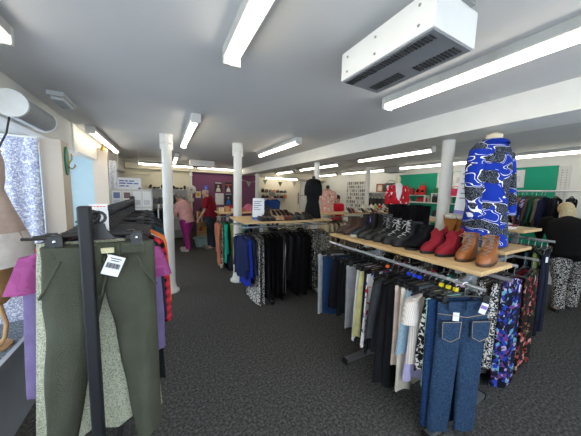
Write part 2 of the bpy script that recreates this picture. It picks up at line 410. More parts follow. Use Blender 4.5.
# hangers: one of each kind, then copies sharing the meshes
def hanger_meshes():
    d = {}
    hook = MB().tube([(.0, 0, -.085), (0, 0, -.04)] + [(.0+.022*math.cos(R(a))*1.0-.0, 0, -.008+.022*math.sin(R(a))) for a in range(-90, 200, 29)], .0025, 6)
    d['hook'] = hook.mesh('hook', CHROME); d['darkhook'] = MB().tube([(.0, 0, -.085), (0, 0, -.04)] + [(.024*math.cos(R(a)), 0, -.008+.024*math.sin(R(a))) for a in range(-90, 200, 29)], .006, 6).mesh('hook', BLACKP)
    d['neck'] = MB().loft([[(x*w, y*.008, z) for x, y in ((-1, -1), (1, -1), (1, 1), (-1, 1))] for z, w in ((-.1, .06), (-.085, .045), (-.06, .024), (-.035, .02))]).mesh('neck', BLACKP)
    d['bar'] = MB().tube([(-.19, 0, -.088), (-.1, 0, -.083), (0, 0, -.08), (.1, 0, -.083), (.19, 0, -.088)], .0065, 8).mesh('clip_hanger', BLACKP)
    d['clip'] = MB().prism([(-.016, .016), (.016, .016), (.021, -.035), (-.021, -.035)], (-.013, .013), 'y').mesh('clip', BLACKP)
    sh = []
    for i in range(13):
        x = -.2+.4*i/12; sh.append((x, 0, -.085-.28*abs(x)**1.15))
    d['shoulder'] = MB().tube(sh, .008, 8).mesh('coat_hanger', BLACKP)
    d['cube'] = MB().box((0, 0, -.055), (.022, .022, .022)).mesh('size_marker', plain('#2244dd', .4))
    return d
HM = hanger_meshes()
def hanger(kind, loc, rz, label, group, marker=None, dark=False):
    o = link('clip_hanger' if kind == 'clip' else 'coat_hanger', HM['bar' if kind == 'clip' else 'shoulder'], None, loc, rz)
    tag(o, label, 'hanger', group)
    link('hook', HM['darkhook' if dark else 'hook'], o)
    if dark: link('neck', HM['neck'], o)
    if kind == 'clip':
        for s in (-1, 1): link('clip', HM['clip'], o, (s*.135, 0, -.09))
    if marker:
        me = HM['cube'].copy(); me.materials.clear(); me.materials.append(plain(marker, .4)); c = link('size_marker', me, o)
        c['label'] = {'#2244dd': 'blue', '#e8662a': 'orange', '#e8d21c': 'yellow', '#e9e9e9': 'white', '#c63030': 'red'}[marker] + ' plastic size marker'
    return o
DROP = {'top': .10, 'blouse': .10, 'dress': .10, 'jacket': .10, 'skirt': .118, 'trousers': .118, 'jeans': .118}
TAGMESH = MB().box((0, 0, 0), (.035, .002, .055)).mesh('price_tag', PAPER)
def rail_row(items, rail, axis, where, group, flip=1):
    """items: (pos, kind, material, length, width, look, rot offset, marker); where: 'rack the label names, from an end'"""
    for i, it in enumerate(items):
        pos, kind, m, L, W, look = it[:6]; dr = it[6] if len(it) > 6 else rng.uniform(-5, 5); mk = it[7] if len(it) > 7 else None
        base = 0 if axis == 'y' else PI/2
        loc = (rail[0], pos, rail[2]) if axis == 'y' else (pos, rail[1], rail[2])
        rz = base+R(dr)
        hk = 'clip' if kind in ('skirt', 'trousers', 'jeans') else 'shoulder'
        nth = ORD[i+1]
        cold = it[8] if len(it) > 8 else None
        hanger(hk, loc, rz, ('black clip hanger, ' if hk == 'clip' else 'black coat hanger, ') + nth + ' ' + where, 'hangers ' + group, mk, 'dark rail' in group)
        go = garment(kind, m, (loc[0], loc[1], loc[2]-DROP[kind]), rz, L, W, look + ', ' + nth + ' ' + where, 'clothes ' + group)
        if rng.random() < .4: link('price_tag', TAGMESH, go, (rng.uniform(-.1, .1), -.03, -.05-rng.random()*.05), rng.uniform(-.3, .3))

# rack with a shelf on top ----------------------------------------------------
def shelf_rack(label, x0, x1, y0, y1, zs, rails, posts, along, zr, wood_m=None, foot_ext=.2, ext=.02):
    """along: 'y' or 'x' direction of the rails; posts: positions along; rails: offsets across"""
    cx, cy = (x0+x1)/2, (y0+y1)/2
    t = thing('shoe_rack', label, 'rack', (cx, cy, 0), 0, 'silver clothes racks with a wooden shelf on top')
    bevel(MB().span(x0-cx, x1-cx, y0-cy, y1-cy, zs-.028, zs).build('shelf_board', BIRCH if along == 'y' else BIRCHX, t), .003)
    for q in rails:
        mb = MB()
        if along == 'y': mb.tube([(q-cx, y0-cy-ext, zr), (q-cx, y1-cy+.03, zr)], .0125, 10)
        else: mb.tube([(x0-cx-.03, q-cy, zr), (x1-cx+.03, q-cy, zr)], .0125, 10)
        mb.build('rail', METAL, t)
    for p in posts:
        mid = sum(rails)/len(rails) if len(rails) > 1 else (cx if along == 'y' else cy)
        if along == 'y':
            MB().box((mid-cx, p-cy, zs/2-.015), (.04, .05, zs-.03)).build('post', METAL, t)
            a = MB()
            for q in rails: a.span(min(q, mid)-cx, max(q, mid)-cx, p-cy-.012, p-cy+.012, zr-.012, zr+.012)
            a.span(x0-cx+.02, x1-cx-.02, p-cy-.012, p-cy+.012, zs-.052, zs-.028); a.build('arm', METAL, t)
            f = MB().box((mid-cx, p-cy, .03), (x1-x0+2*foot_ext*.8, .05, .035)).build('foot_bar', METAL, t)
            for s in (-1, 1): MB().box((mid-cx+s*((x1-x0)/2+foot_ext*.8), p-cy, .025), (.02, .054, .05)).build('foot_cap', RUBBER, t)
        else:
            MB().box((p-cx, mid-cy, zs/2-.015), (.05, .04, zs-.03)).build('post', METAL, t)
            a = MB()
            for q in rails: a.span(p-cx-.012, p-cx+.012, min(q, mid)-cy, max(q, mid)-cy, zr-.012, zr+.012)
            a.span(p-cx-.012, p-cx+.012, y0-cy+.02, y1-cy-.02, zs-.052, zs-.028); a.build('arm', METAL, t)
            MB().box((p-cx, mid-cy, .03), (.05, y1-y0+2*foot_ext*.4, .035)).build('foot_bar', METAL, t)
            for s in (-1, 1): MB().box((p-cx, mid-cy+s*((y1-y0)/2+foot_ext*.4), .025), (.054, .02, .05)).build('foot_cap', RUBBER, t)
    return t

# --- print materials
BW = pattern('black_white_speckle', '#1c1c1e', ['#242426', '#d0cdc8'], 75, 'noise', .15)
BW2 = pattern('black_white_blot', '#17171a', ['#1c1c20', '#dcd8d0'], 42, 'noise', .18)
WB = pattern('white_black_blot', '#e2ded6', ['#1c1c1e'], 55, 'noise', .14)
TAUPE = pattern('taupe_speckle', '#4a443e', ['#8e857a', '#211e1c'], 60, 'noise', .2)
BLUEFL = pattern('blue_purple_flower', '#15162c', ['#2440a8', '#6aa4bc', '#6a3f80', '#b8a8c4', '#101024', '#1d2a7a', '#0e0f1c'], 32, 'voronoi', .56)
REDFL = pattern('red_flower_on_black', '#16110f', ['#b04a50', '#d0938c', '#7d2b2b', '#4a5a40', '#a3383e'], 24, 'voronoi', .46)
MIXFL = pattern('mixed_flower', '#191a1c', ['#d8d0b8', '#b96a5a', '#8a9a6a', '#e8e0d8'], 45, 'voronoi', .55)
DENIM = pattern('blue_denim', '#23374f', ['#2a405b', '#324a66'], 120, 'noise', .3, .9)
DENIMD = pattern('dark_denim', '#172c4c', ['#1c355a', '#223f68'], 120, 'noise', .3, .9)
DENIML = pattern('pale_denim', '#8ba9bd', ['#9ab5c6', '#a6bfce'], 120, 'noise', .3, .9)
STITCH = plain('#b9a27c', .8)
PLAID = pattern('red_plaid', '#1a1214', ['#a01f2c', '#c8323c'], 6, 'plaid')
SPECK = pattern('cream_green_knit', '#7f8570', ['#c6c4b0', '#999e86'], 150, 'noise', .25)
STRIPED = pattern('pale_stripe', '#e2dbd3', ['#cabdb3'], 30, 'stripe', .7)
WFL = pattern('white_flower', '#eceaea', ['#d03040', '#3850b0', '#e8e6e2', '#f0eeee'], 26, 'voronoi', .5)
NPLAID = pattern('dark_teal_plaid', '#12242c', ['#1d3a44', '#0c1820'], 7, 'plaid')

# ============================================================ boot rack, right foreground
RZ = 1.07
shelf_rack('silver rack with a birch shelf of boots, right foreground, holding jeans and trousers', 1.66, 2.09, .66, 2.12, 1.178, [1.685, 2.06], [.80, 1.6], 'y', RZ)
gname = 'on the boot rack'; wh = 'from the near end of the boot rack'
row = [
 (.745, 'jeans', DENIM, .90, .345, 'mid-blue faded jeans', -24),
 (.80, 'jeans', DENIMD, .90, .40, 'darker blue jeans', -18, '#e8d21c'),
 (.845, 'trousers', cloth('#a9dcd6'), .62, .36, 'pale mint trousers', -10, '#e8d21c'),
 (.89, 'skirt', BW2, .52, .34, 'black and white blotched skirt', -8, '#e8d21c'),
 (.935, 'blouse', STRIPED, .55, .36, 'cream fine-striped blouse', -12),
 (.975, 'skirt', cloth('#b9b2d8'), .66, .32, 'lilac skirt', -6),
 (1.015, 'skirt', DENIML, .50, .36, 'pale denim skirt', -8),
 (1.05, 'trousers', cloth('#d8cfbf'), .80, .36, 'cream trousers', -4, '#2244dd'),
 (1.09, 'trousers', cloth('#cdb9aa'), .64, .36, 'beige trousers', -8, '#2244dd'),
 (1.14, 'trousers', BLACK, .86, .40, 'black wide trousers', -6, '#2244dd'),
 (1.19, 'dress', cloth('#1b1b1f'), .84, .38, 'black dress', -3),
 (1.235, 'trousers', cloth('#141519'), .85, .38, 'plain black trousers', 3),
 (1.29, 'top', cloth('#3a3b40'), .66, .36, 'charcoal long-sleeved top', -4),
 (1.34, 'skirt', BLACK, .66, .36, 'black skirt', 2, '#e8662a'),
 (1.40, 'skirt', WFL, .68, .35, 'red and blue flowered white skirt', -8),
 (1.45, 'trousers', cloth('#1d1e22'), .6, .33, 'black cropped trousers', 4),
 (1.49, 'skirt', cloth('#ddd795'), .64, .34, 'pale yellow skirt', -4),
 (1.55, 'skirt', cloth('#e6e7ea'), .66, .34, 'plain white skirt', 3),
 (1.63, 'trousers', cloth('#8f8f93'), .62, .36, 'grey trousers', -6),
 (1.70, 'skirt', BLACK, .50, .36, 'short black skirt', -5),
 (1.77, 'skirt', cloth('#15161a'), .52, .37, 'short dull black skirt', 4),
 (1.85, 'skirt', cloth('#1a1a20'), .52, .36, 'short black pleated skirt', -10),
 (1.95, 'jeans', DENIMD, .64, .40, 'navy denim cropped jeans', -18),
 (2.06, 'jeans', cloth('#a9adb0'), .68, .38, 'light grey jeans', -14),
]
rail_row(row, (1.685, 0, RZ), 'y', wh, gname)
row = [
 (.95, 'trousers', cloth('#c9a7b8'), .55, .34, 'dusty pink trousers', 3), (1.08, 'skirt', cloth('#0f6a5a'), .5, .34, 'green skirt', -3), (1.22, 'skirt', cloth('#a02840'), .5, .34, 'crimson skirt', 4),
 (1.36, 'trousers', BW, .6, .34, 'speckled trousers', 0), (1.5, 'skirt', cloth('#8a2b45'), .5, .34, 'wine-red skirt', 5), (1.75, 'trousers', BLACK, .7, .34, 'black trousers', 5), (1.95, 'trousers', cloth('#556'.replace('#556', '#555566')), .7, .34, 'slate trousers', 5)]
rail_row(row, (2.06, 0, RZ), 'y', 'on the far rail of the boot rack', 'on the far rail of the boot rack')
# details on the front jeans: pockets, loops, seams, price tag
jn = [o for o in COL.objects if o.get('label', '').startswith('mid-blue faded jeans')][0]
for s in (-1, 1):
    x = s*.1
    MB().prism([(x-.065, -.11), (x+.065, -.11), (x+.06, -.22), (x, -.25), (x-.06, -.22)], (-.040, -.024), 'y').build('back_pocket', DENIM, jn)
    st = [(x-.062, -.041, -.113), (x+.062, -.041, -.113), (x+.057, -.041, -.218), (x, -.041, -.246), (x-.057, -.041, -.218), (x-.062, -.041, -.113)]
    MB().tube(st, .0016, 4).build('pocket_stitching', STITCH, jn)
    MB().box((s*.12, -.028, -.014), (.012, .012, .05)).build('belt_loop', DENIM, jn)
MB().box((0, -.028, -.014), (.012, .012, .05)).build('belt_loop', DENIM, jn)
MB().tube([(-.19, -.03, -.06), (0, -.036, -.085), (.19, -.03, -.06)], .0015, 4).build('yoke_stitching', STITCH, jn)
pt = MB().box((.09, -.05, -.02), (.045, .004, .07), Matrix.Rotation(R(20), 3, 'Y')).build('price_tag', PAPER, jn)
MB().box((.09, -.053, -.012), (.04, .003, .022), Matrix.Rotation(R(20), 3, 'Y')).build('tag_band', plain('#8a68b8', .6), jn)

# ------------------------------------------------------------------ shoes
def outline(xb, xf, w, n=22, toe=.55):
    pts = []
    for j in range(n):
        a = 2*PI*j/n; c, s = math.cos(a), math.sin(a)
        x = (xf if c > 0 else -xb)*spow(c, .8) if xb < 0 else (xb+xf)/2+(xf-xb)/2*spow(c, .8)
        y = w*spow(s, .8)*(1.06 if c > 0 else .92)
        pts.append((x, y))
    return pts
def ring(xb, xf, w, z, tilt=0, n=22): return [(x, y, z+tilt*(x-(xb+xf)/2)) for x, y in outline(xb, xf, w, n)]
def boot(name, label, loc, rz, m, h=.2, group='boots on the shelf', laces=None, sole=RUBBER, cuff=None, wide=1., heel=.0, tongue=False, extra=None, lean=0, scale=1., cat='boot', fold=False):
    t = thing(name, label, cat, loc, rz, group); t.scale = (scale,)*3
    z0 = heel
    MB().loft([ring(-.125, .148, .043*wide, 0), ring(-.13, .152, .047*wide, .012), ring(-.128, .150, .046*wide, .024)]).build('sole', sole, t) if not heel else \
        MB().loft([ring(-.118, -.06, .032, 0), ring(-.128, -.05, .038, heel)]).loft([ring(.0, .148, .040, 0, 0), ring(-.13, .150, .043, heel*.9, -.0)]).build('sole', sole, t)
    zs = .022+z0*.9
    prof = [(-.126, .146, .044, zs), (-.130, .142, .0465, zs+.022), (-.128, .122, .0445, zs+.043), (-.126, .085, .0415, zs+.062), (-.123, .045, .039, zs+.08), (-.120, .008, .039, zs+.1), (-.119, -.008, .0405, zs+.125)]
    top = h
    prof += [(-.122-.00, -.006, .043*wide, zs+.125+(top-zs-.125)*.5), (-.126, .0, .046*wide, top)]
    rings = [ring(a-lean*z, b_-lean*z, w*(1 if i < 4 else wide), z, (-.12 if 3 < i < 6 else 0)) for i, (a, b_, w, z) in enumerate(prof)]
    if fold: rings[-1] = [(x, y, z+.02-.06*(abs(y)/.05)**1.5) for x, y, z in rings[-1]]
    MB().loft(rings, (True, False)).loft([ring(-.12-lean*top, -.006-lean*top, .040*wide, top-(.045 if fold else 0)), ring(-.118-lean*top, -.008-lean*top, .038*wide, top-(.06 if fold else .03))], (False, True)).loft([rings[-1], ring(-.12-lean*top, -.006-lean*top, .040*wide, top-(.045 if fold else 0))], (False, False)).build('upper', m, t, smooth=60)
    if laces:
        lc = MB(); eye = MB()
        k = 6
        for i in range(k):
            f = i/(k-1); z = zs+.055+(top-zs-.065)*f; xf = (.085-.085*min(1, f*2.2)) if f < .5 else .0
            xf = max(xf, .004)+.008-lean*z
            lc.tube([(xf-.012, -.026, z), (xf+.006, 0, z+.008), (xf-.012, .026, z)], .0028, 5)
            lc.tube([(xf-.01, -.024, z), (xf+.002, .0, z+.014), (xf-.014, .024, z+.026)], .0022, 5)
            for s in (-1, 1): eye.ball((xf-.012, s*.028, z), .0045, 6, 4)
        zb = top-.01
        for s in (-1, 1): lc.tube([(.008, 0, zb), (.03, s*.03, zb+.012), (.035, s*.055, zb-.01), (.02, s*.03, zb-.02), (.008, 0, zb)], .0026, 5); lc.tube([(.008, 0, zb), (.035, s*.02, zb-.03), (.045, s*.03, zb-.06)], .0024, 5)
        lc.build('laces', laces, t)
        MB().loft([ring(-.01, .004, .022, top-.06), ring(-.012, .008, .024, top+.012)]).build('tongue', m, t)
    if cuff:
        cf = MB()
        rr = []
        for i in range(9):
            a = 2*PI*i/8
            rr.append([(-.063+(.066*wide+.024*math.cos(a))*math.cos(b_)*.98, (.047*wide+.024*math.cos(a))*math.sin(b_), top-.006+.026*math.sin(a)) for b_ in [2*PI*q/22 for q in range(22)]])
        cf.loft(rr, (False, False)).build('fur_cuff', cuff, t)
    if fold:   # elastic side gusset dipping like a cowboy-style notch
        for s in (-1, 1): MB().prism([(-.085, top-.035), (-.04, top-.035), (-.06, top-.085)], (s*.0405*wide, s*.0475*wide), 'y').build('side_gusset', BLACK, t)
        MB().tube([(-.124, 0, top-.01), (-.136, 0, top+.02), (-.12, 0, top+.03), (-.112, 0, top-.005)], .004, 5).build('pull_tab', m, t)
    return t
def low_shoe(label, loc, rz, m, group, heel=.0, sole=RUBBER, scale=1., cat='shoe', trim=None, name='shoe'):
    t = thing(name, label, cat, loc, rz, group); t.scale = (scale,)*3
    if heel:
        MB().loft([ring(-.118, -.085, .014, 0), ring(-.128, -.05, .03, heel)]).loft([ring(.02, .13, .034, 0), ring(.015, .135, .036, .008)]).build('sole', sole, t)
    else: MB().loft([ring(-.125, .13, .038, 0), ring(-.128, .135, .042, .014)]).build('sole', sole, t)
    H = lambda x: heel*max(0, min(1, (.06-x)/.15))
    def rg(xb, xf, w, z): return [(x, y, zz+H(x)) for x, y, zz in ring(xb, xf, w, z)]
    MB().loft([rg(-.126, .134, .040, .012), rg(-.129, .13, .042, .03), rg(-.127, .105, .038, .048), rg(-.125, .06, .035, .058)], (True, False)).loft([rg(-.125, .06, .035, .058), rg(-.118, .05, .03, .054)], (False, False)).build('upper', m, t, smooth=60)
    MB().loft([rg(-.118, .05, .03, .050), rg(-.117, .049, .029, .03)]).build('lining', LINING, t)
    if trim: MB().ball((.085, 0, .055+H(.085)), .014, 8, 6, (1, 1.3, .6)).build('bow', trim, t)
    return t

SZ = 1.178
def face(deg): return R(180-deg)
bl = leather('#1b1a1a', .4); blm = leather('#17171a', .55); brn = leather('#4a3328', .5); suede = plain('#17171b', .95, 0, .15, 30, .3, 200, .1)
red = plain('#8e2532', .85, 0, .16, 22, .3, 160, .15); tan = leather('#94592c', .35); grey_lace = plain('#c9c9c6', .7)
BG = 'boots in the front row of the birch shelf'
boot('boot', 'tan leather lace-up ankle boot nearest the shelf corner', (1.915, .735, SZ), face(-6), tan, .20, BG, plain('#8c8078', .8), plain('#4a2e1a', .5), wide=.98, scale=.93)
boot('boot', 'tan leather lace-up ankle boot beside the red suede boots', (1.915, .855, SZ), face(-2), tan, .20, BG, plain('#8c8078', .8), plain('#4a2e1a', .5), wide=.98, scale=.93)
boot('boot', 'red suede ankle boot next to the tan boots', (1.915, .975, SZ), face(8), red, .19, BG, fold=True, scale=.95)
boot('boot', 'red suede ankle boot next to the black suede boot', (1.905, 1.085, SZ), face(8), red, .19, BG, fold=True, scale=.95)
boot('boot', 'plain black suede ankle boot beside the red boots', (1.90, 1.20, SZ), face(12), suede, .205, BG, heel=.02)
boot('boot', 'black boot with pale hook laces, next to the black suede boot', (1.895, 1.315, SZ), face(20), blm, .22, BG, grey_lace)
boot('boot', 'black boot with pale hook laces, second from the suede boot', (1.90, 1.42, SZ), face(20), blm, .22, BG, grey_lace)
boot('boot', 'black zip-front boot beside the laced boots', (1.90, 1.53, SZ), face(20), bl, .23, BG, plain('#8a8a8a', .6))
boot('boot', 'smooth black ankle boot in the middle of the shelf', (1.89, 1.63, SZ), face(20), bl, .26, BG, wide=1.02)
boot('boot', 'smooth black ankle boot beside the one with a purple label', (1.89, 1.73, SZ), face(20), bl, .26, BG)
pb = boot('boot', 'black boot with a purple and white price label stuck on it', (1.89, 1.83, SZ), face(20), leather('#22252c', .5), .24, BG, sole=plain('#b9bab8', .6))
MB().box((-.06, .052, .19), (.06, .004, .07)).build('price_label', plain('#6a50b0', .6), pb); MB().box((-.06, .0545, .185), (.046, .003, .035)).build('label_paper', PAPER, pb)
boot('boot', 'brown leather ankle boot next to the black boots', (1.89, 1.945, SZ), face(20), brn, .19, BG, sole=plain('#2a1d16', .6))
boot('boot', 'brown leather ankle boot at the far end of the shelf', (1.88, 2.055, SZ), face(20), brn, .19, BG, sole=plain('#2a1d16', .6))

# ============================================================ second rack with mannequins
shelf_rack('silver rack behind the boot rack, its birch shelf carrying the blue tunic mannequin', 2.48, 3.04, .84, 1.44, 1.178, [2.54, 2.98], [.95, 1.35], 'y', 1.07, ext=.07)
shelf_rack('silver rack beyond the beam column, its birch shelf carrying tall black boots', 2.46, 3.1, 1.62, 2.6, 1.178, [2.52, 3.04], [1.8, 2.4], 'y', 1.07)
row = [
 (.79, 'dress', BLUEFL, .96, .25, 'blue and purple floral dress', -8), (.835, 'dress', BW, .80, .38, 'dotted black and white dress', -6), (.875, 'dress', TAUPE, .86, .36, 'grey-brown speckled dress', -10), (.915, 'top', BW, .6, .36, 'black and white speckled top', -6),
 (.96, 'skirt', BLACK, .7, .36, 'black skirt', 3), (1.02, 'dress', MIXFL, .95, .38, 'cream and pink ditsy floral dress', -4), (1.1, 'dress', TAUPE, .9, .4, 'taupe speckled dress', 4), (1.2, 'dress', BW2, .9, .4, 'black and white blotched dress', 0),
 (1.33, 'dress', BLACK, .9, .4, 'black dress', 0)]
rail_row(row, (2.55, 0, 1.07), 'y', 'from the near end of the mannequin rack', 'on the mannequin rack')
row = [
 (.80, 'dress', REDFL, .92, .34, 'black dress with red flowers', 2), (.86, 'dress', cloth('#6e1626'), .98, .44, 'dark red dress', -2),
 (1.08, 'dress', BLACK, .9, .4, 'black dress', 2), (1.25, 'top', cloth('#2a2b45'), .7, .4, 'navy top', 2)]
rail_row(row, (2.98, 0, 1.07), 'y', 'on the far rail of the mannequin rack', 'on the far rail of the mannequin rack')
rail_row([(1.68+.1*i, 'dress', [BLACK, MIXFL, CHAR, BW2][i % 4], .85, .38, ['black dress', 'ditsy print dress', 'charcoal dress', 'blotched monochrome dress'][i % 4]) for i in range(8)], (2.52, 0, 1.07), 'y', 'from the column on the tall boot rack', 'on the tall boot rack')
# tall black boots and fur boots
TG = 'tall black boots on the rack beyond the column'
for i, (x, y, hh, lab) in enumerate([(2.64, 1.70, .33, 'tall black boot nearest the fur-lined boots'), (2.64, 1.80, .34, 'tall black boot, second from the fur-lined boots'), (2.64, 1.91, .33, 'tall black boot, third from the fur-lined boots'), (2.64, 2.02, .34, 'tall black boot, fourth from the fur-lined boots'), (2.64, 2.13, .33, 'tall black boot, farthest from the fur-lined boots')]):
    boot('tall_boot', lab, (x, y, SZ), face(15+5*i), suede, hh, TG, wide=1.12)
ugg = plain('#a8703c', .9, 0, .12, 30, .2, 150, .1); fur = plain('#f2eadc', 1, 0, .2, 60, .8, 200, .05)
boot('fur_boot', 'tan suede boot with cream fur cuff behind the red boots', (2.645, 1.375, SZ), face(8), ugg, .25, 'fur-cuffed boots', sole=plain('#c9a77c', .7), cuff=fur, wide=1.25)
boot('fur_boot', 'tan suede boot with cream fur cuff beside the blue mannequin', (2.645, 1.255, SZ), face(8), ugg, .25, 'fur-cuffed boots', sole=plain('#c9a77c', .7), cuff=fur, wide=1.25)

# ------------------------------------------------------------------ mannequins
def oval(cx, cy, a, b_, z, n=26, p=.9, tilt=0): return [(cx+a*spow(math.cos(2*PI*k/n), p), cy+b_*spow(math.sin(2*PI*k/n), p), z+tilt*math.cos(2*PI*k/n)) for k in range(n)]
def torso(prof, fold=0, kf=9, seed=0, n=30):
    rings = []
    for i, (a, b_, z, *c) in enumerate(prof):
        cy = c[0] if c else 0
        s = i/(len(prof)-1)
        rings.append([(a*spow(math.cos(2*PI*k/n), .9)*(1+fold*s*math.sin(kf*2*PI*k/n+seed)), cy+b_*spow(math.sin(2*PI*k/n), .9)*(1+fold*s*math.sin(kf*2*PI*k/n+seed)), z) for k in range(n)])
    return rings
def arm_tube(mb, pts, rad): return mb.tube(pts, rad, 14)
FORM = plain('#d9ceb2', .8, 0, .05)
BLUEP = pattern('blue_leaf_swirl', '#12329c', ['#eef0f4', '#0c0f1a', '#8f98a8'], 7.0, 'swirl', .5, vec=(.75, .75, 1.9))
# blue tunic mannequin (front faces -y in local space)
t = thing('mannequin', 'dress form in a vivid blue tunic with white and black leaf print', 'mannequin', (2.62, 1.06, SZ), R(-8)); t.scale = (.96, 1, 1.07)
MB().lathe([(.055, .80), (.055, .86), (.06, .90), (.062, .935), (.03, .955), (0, .958)]).build('neck_form', FORM, t)
MB().loft(torso([(.075, .065, .885), (.13, .085, .865), (.185, .10, .83), (.205, .115, .76), (.21, .125, .64), (.2, .12, .52), (.195, .12, .42), (.215, .135, .25), (.235, .15, .08), (.24, .155, .015)], .035, 8)).build('tunic', BLUEP, t, smooth=60)
MB().loft([oval(0, 0, .07, .06, .87), oval(0, 0, .085, .075, .9), oval(0, -.01, .10, .088, .885), oval(0, -.012, .115, .1, .862)], (False, False)).build('collar', BLUEP, t, smooth=60)
for s in (-1, 1):
    arm_tube(MB(), [(s*.16, 0, .83), (s*.205, 0, .78), (s*.235, -.005, .66), (s*.25, -.02, .5), (s*.255, -.04, .36), (s*.25, -.05, .26)], [.05, .066, .068, .064, .058, .055]).build('sleeve', BLUEP, t, smooth=60)
MB().tube([(.2, -.03, .1), (.245, -.05, .08), (.26, -.06, .02), (.25, -.06, -.04)], .009, 6).build('ribbon_tie', BLUEP, t)
MB().lathe([(.12, 0), (.12, .012), (.02, .014), (.015, .1)]).build('stand', DARKMETAL, t)
# red floral mannequin
REDP = pattern('red_white_flower', '#c01c2c', ['#f0e6e2', '#e8b0b0', '#f4f0ee', '#8c1420'], 14, 'voronoi', .42)
t = thing('mannequin', 'small dress form in a red top with white flowers', 'mannequin', (2.99, 2.30, SZ), R(-35)); t.scale = (.68, .75, 1.0)
MB().lathe([(.05, .56), (.046, .63), (.05, .69), (.035, .72), (0, .725)]).build('neck_form', FORM, t)
MB().loft(torso([(.1, .08, .60), (.15, .09, .57), (.17, .1, .5), (.165, .105, .38), (.15, .1, .24), (.17, .12, .1), (.18, .13, .0)], .03, 8)).build('top', REDP, t, smooth=60)
MB().loft(torso([(.055, .09, .62, -.015), (.085, .095, .585, -.02), (.085, .1, .5, -.02), (.06, .1, .42, -.02), (.02, .1, .38, -.02)])).build('white_bib', cloth('#ece8e4'), t, smooth=60)
for s in (-1, 1): arm_tube(MB(), [(s*.13, 0, .57), (s*.175, 0, .52), (s*.19, 0, .44), (s*.195, -.01, .32)], [.045, .055, .055, .05]).build('sleeve', REDP, t, smooth=60)

# ------------------------------------------------------------------ third rack (hidden mostly), far right
shelf_rack('silver rack at the right behind the blue mannequin, its shelf holding white cloths', 3.22, 3.7, .96, 2.4, 1.30, [3.44], [1.1, 2.1], 'y', 1.20, ext=.17)
row = [(.84, 'trousers', cloth('#171b2c'), .86, .26, 'navy trousers', 3), (.88, 'trousers', cloth('#5a6238'), .70, .38, 'olive green trousers', 0), (.93, 'trousers', NPLAID, .56, .46, 'dark teal checked trousers', 0), (.98, 'trousers', cloth('#14151c'), .86, .42, 'black trousers', 0),
       (1.04, 'skirt', cloth('#4a453c'), .5, .34, 'brown-grey skirt', 0), (1.1, 'trousers', BLACK, .9, .4, 'plain black trousers', 2), (1.18, 'trousers', cloth('#8d8f98'), .62, .36, 'pale grey trousers', 3), (1.28, 'trousers', BLACK, .85, .4, 'black slim trousers', 0)]
rail_row(row, (3.44, 0, 1.20), 'y', 'from the near end of the rack with white cloths', 'on the rack with white cloths')
def heap(name, label, cat, loc, m, sx, sy, h, seed, group=None, m2=None):
    r = random.Random(seed); rings = []
    for i in range(7):
        s = i/6; rr = math.cos(s*PI/2)**.6 if i < 6 else .05
        rings.append([(sx*rr*(1+.12*math.sin(3*a+seed+s*2)+.06*math.sin(7*a+seed))*math.cos(a), sy*rr*(1+.12*math.sin(3*a+seed))*math.sin(a), h*s*(1+.15*math.sin(4*a+seed))) for a in [2*PI*k/20 for k in range(20)]])
    t = MB().loft(rings).build(name, m, None, loc, 0, 70); tag(t, label, cat, group)
    if m2: MB().tube([(-sx*.7, -sy*.5, h*.5), (0, -sy*.95, h*.55), (sx*.7, -sy*.5, h*.5)], .012).build('trim', m2, t)
    return t
heap('folded_cloth', 'crumpled white cloth with a dark trim on the right-hand shelf', 'cloth', (3.28, 1.16, 1.30), cloth('#d8d3c8'), .12, .12, .07, 3, m2=cloth('#7a3b40'))
heap('folded_cloth', 'small white cloth lying behind the crumpled one on the right-hand shelf', 'cloth', (3.35, 1.5, 1.30), cloth('#e0dcd6'), .12, .1, .05, 5)

# ============================================================ middle black-clothes rack
MZ = 1.21
shelf_rack('silver rack in the middle packed with black clothes, shoes on its birch shelf', .96, 2.45, 3.08, 3.9, MZ, [3.27, 3.7], [1.36, 2.2], 'x', 1.11)
row = [(.97, 'top', cloth('#1f2a52'), .60, .36, 'navy long-sleeved top', 10), (1.03, 'top', cloth('#2437a8'), .74, .34, 'royal blue top', 6), (1.09, 'top', cloth('#1d2740'), .7, .4, 'dark blue top', 4),
       (1.16, 'dress', WB, 1.02, .40, 'black and white leopard-spot dress', 4), (1.24, 'dress', BW, 1.02, .4, 'black and white flecked dress', 0)]
looks = ['black dress', 'black knee-length dress', 'plain black dress', 'black sheer dress', 'black evening dress', 'black top', 'black long dress', 'black sleeved dress', 'black shift dress', 'black lace dress', 'soft black dress']
xs = 1.31
for i, lk in enumerate(looks):
    row.append((xs, 'top' if 'top' in lk or 'sleeved' in lk else 'dress', [BLACK, cloth('#141418'), cloth('#1c1c22')][i % 3], .72 if 'top' in lk else [.95, 1.0, .92, .98][i % 4], .42, lk)); xs += .072
row[9] = (row[9][0], 'dress', pattern('black_white_edge', '#17171a', ['#e6e2da'], 5, 'stripe', .93), .92, .42, 'black dress with a white edging')
row += [(2.13, 'dress', BW2, .9, .4, 'black and white blotched dress'), (2.21, 'dress', BW, .8, .4, 'grey flecked dress'), (2.29, 'dress', pattern('grey_dots', '#6a675f', ['#c9c5ba'], 60, 'noise', .14), .75, .42, 'grey dotted dress'), (2.37, 'top', BW2, .7, .4, 'monochrome patterned top')]
rail_row(row, (0, 3.27, 1.11), 'x', 'from the left on the middle rack', 'on the middle rack')
row = [(1.2+.17*i, 'dress', [BLACK, TAUPE, cloth('#b6a88e')][i % 3], .8, .4, ['black dress', 'taupe dress', 'sand-coloured dress'][i % 3]) for i in range(7)]
rail_row(row, (0, 3.7, 1.11), 'x', 'from the left on the rear rail of the middle rack', 'on the rear rail of the middle rack')
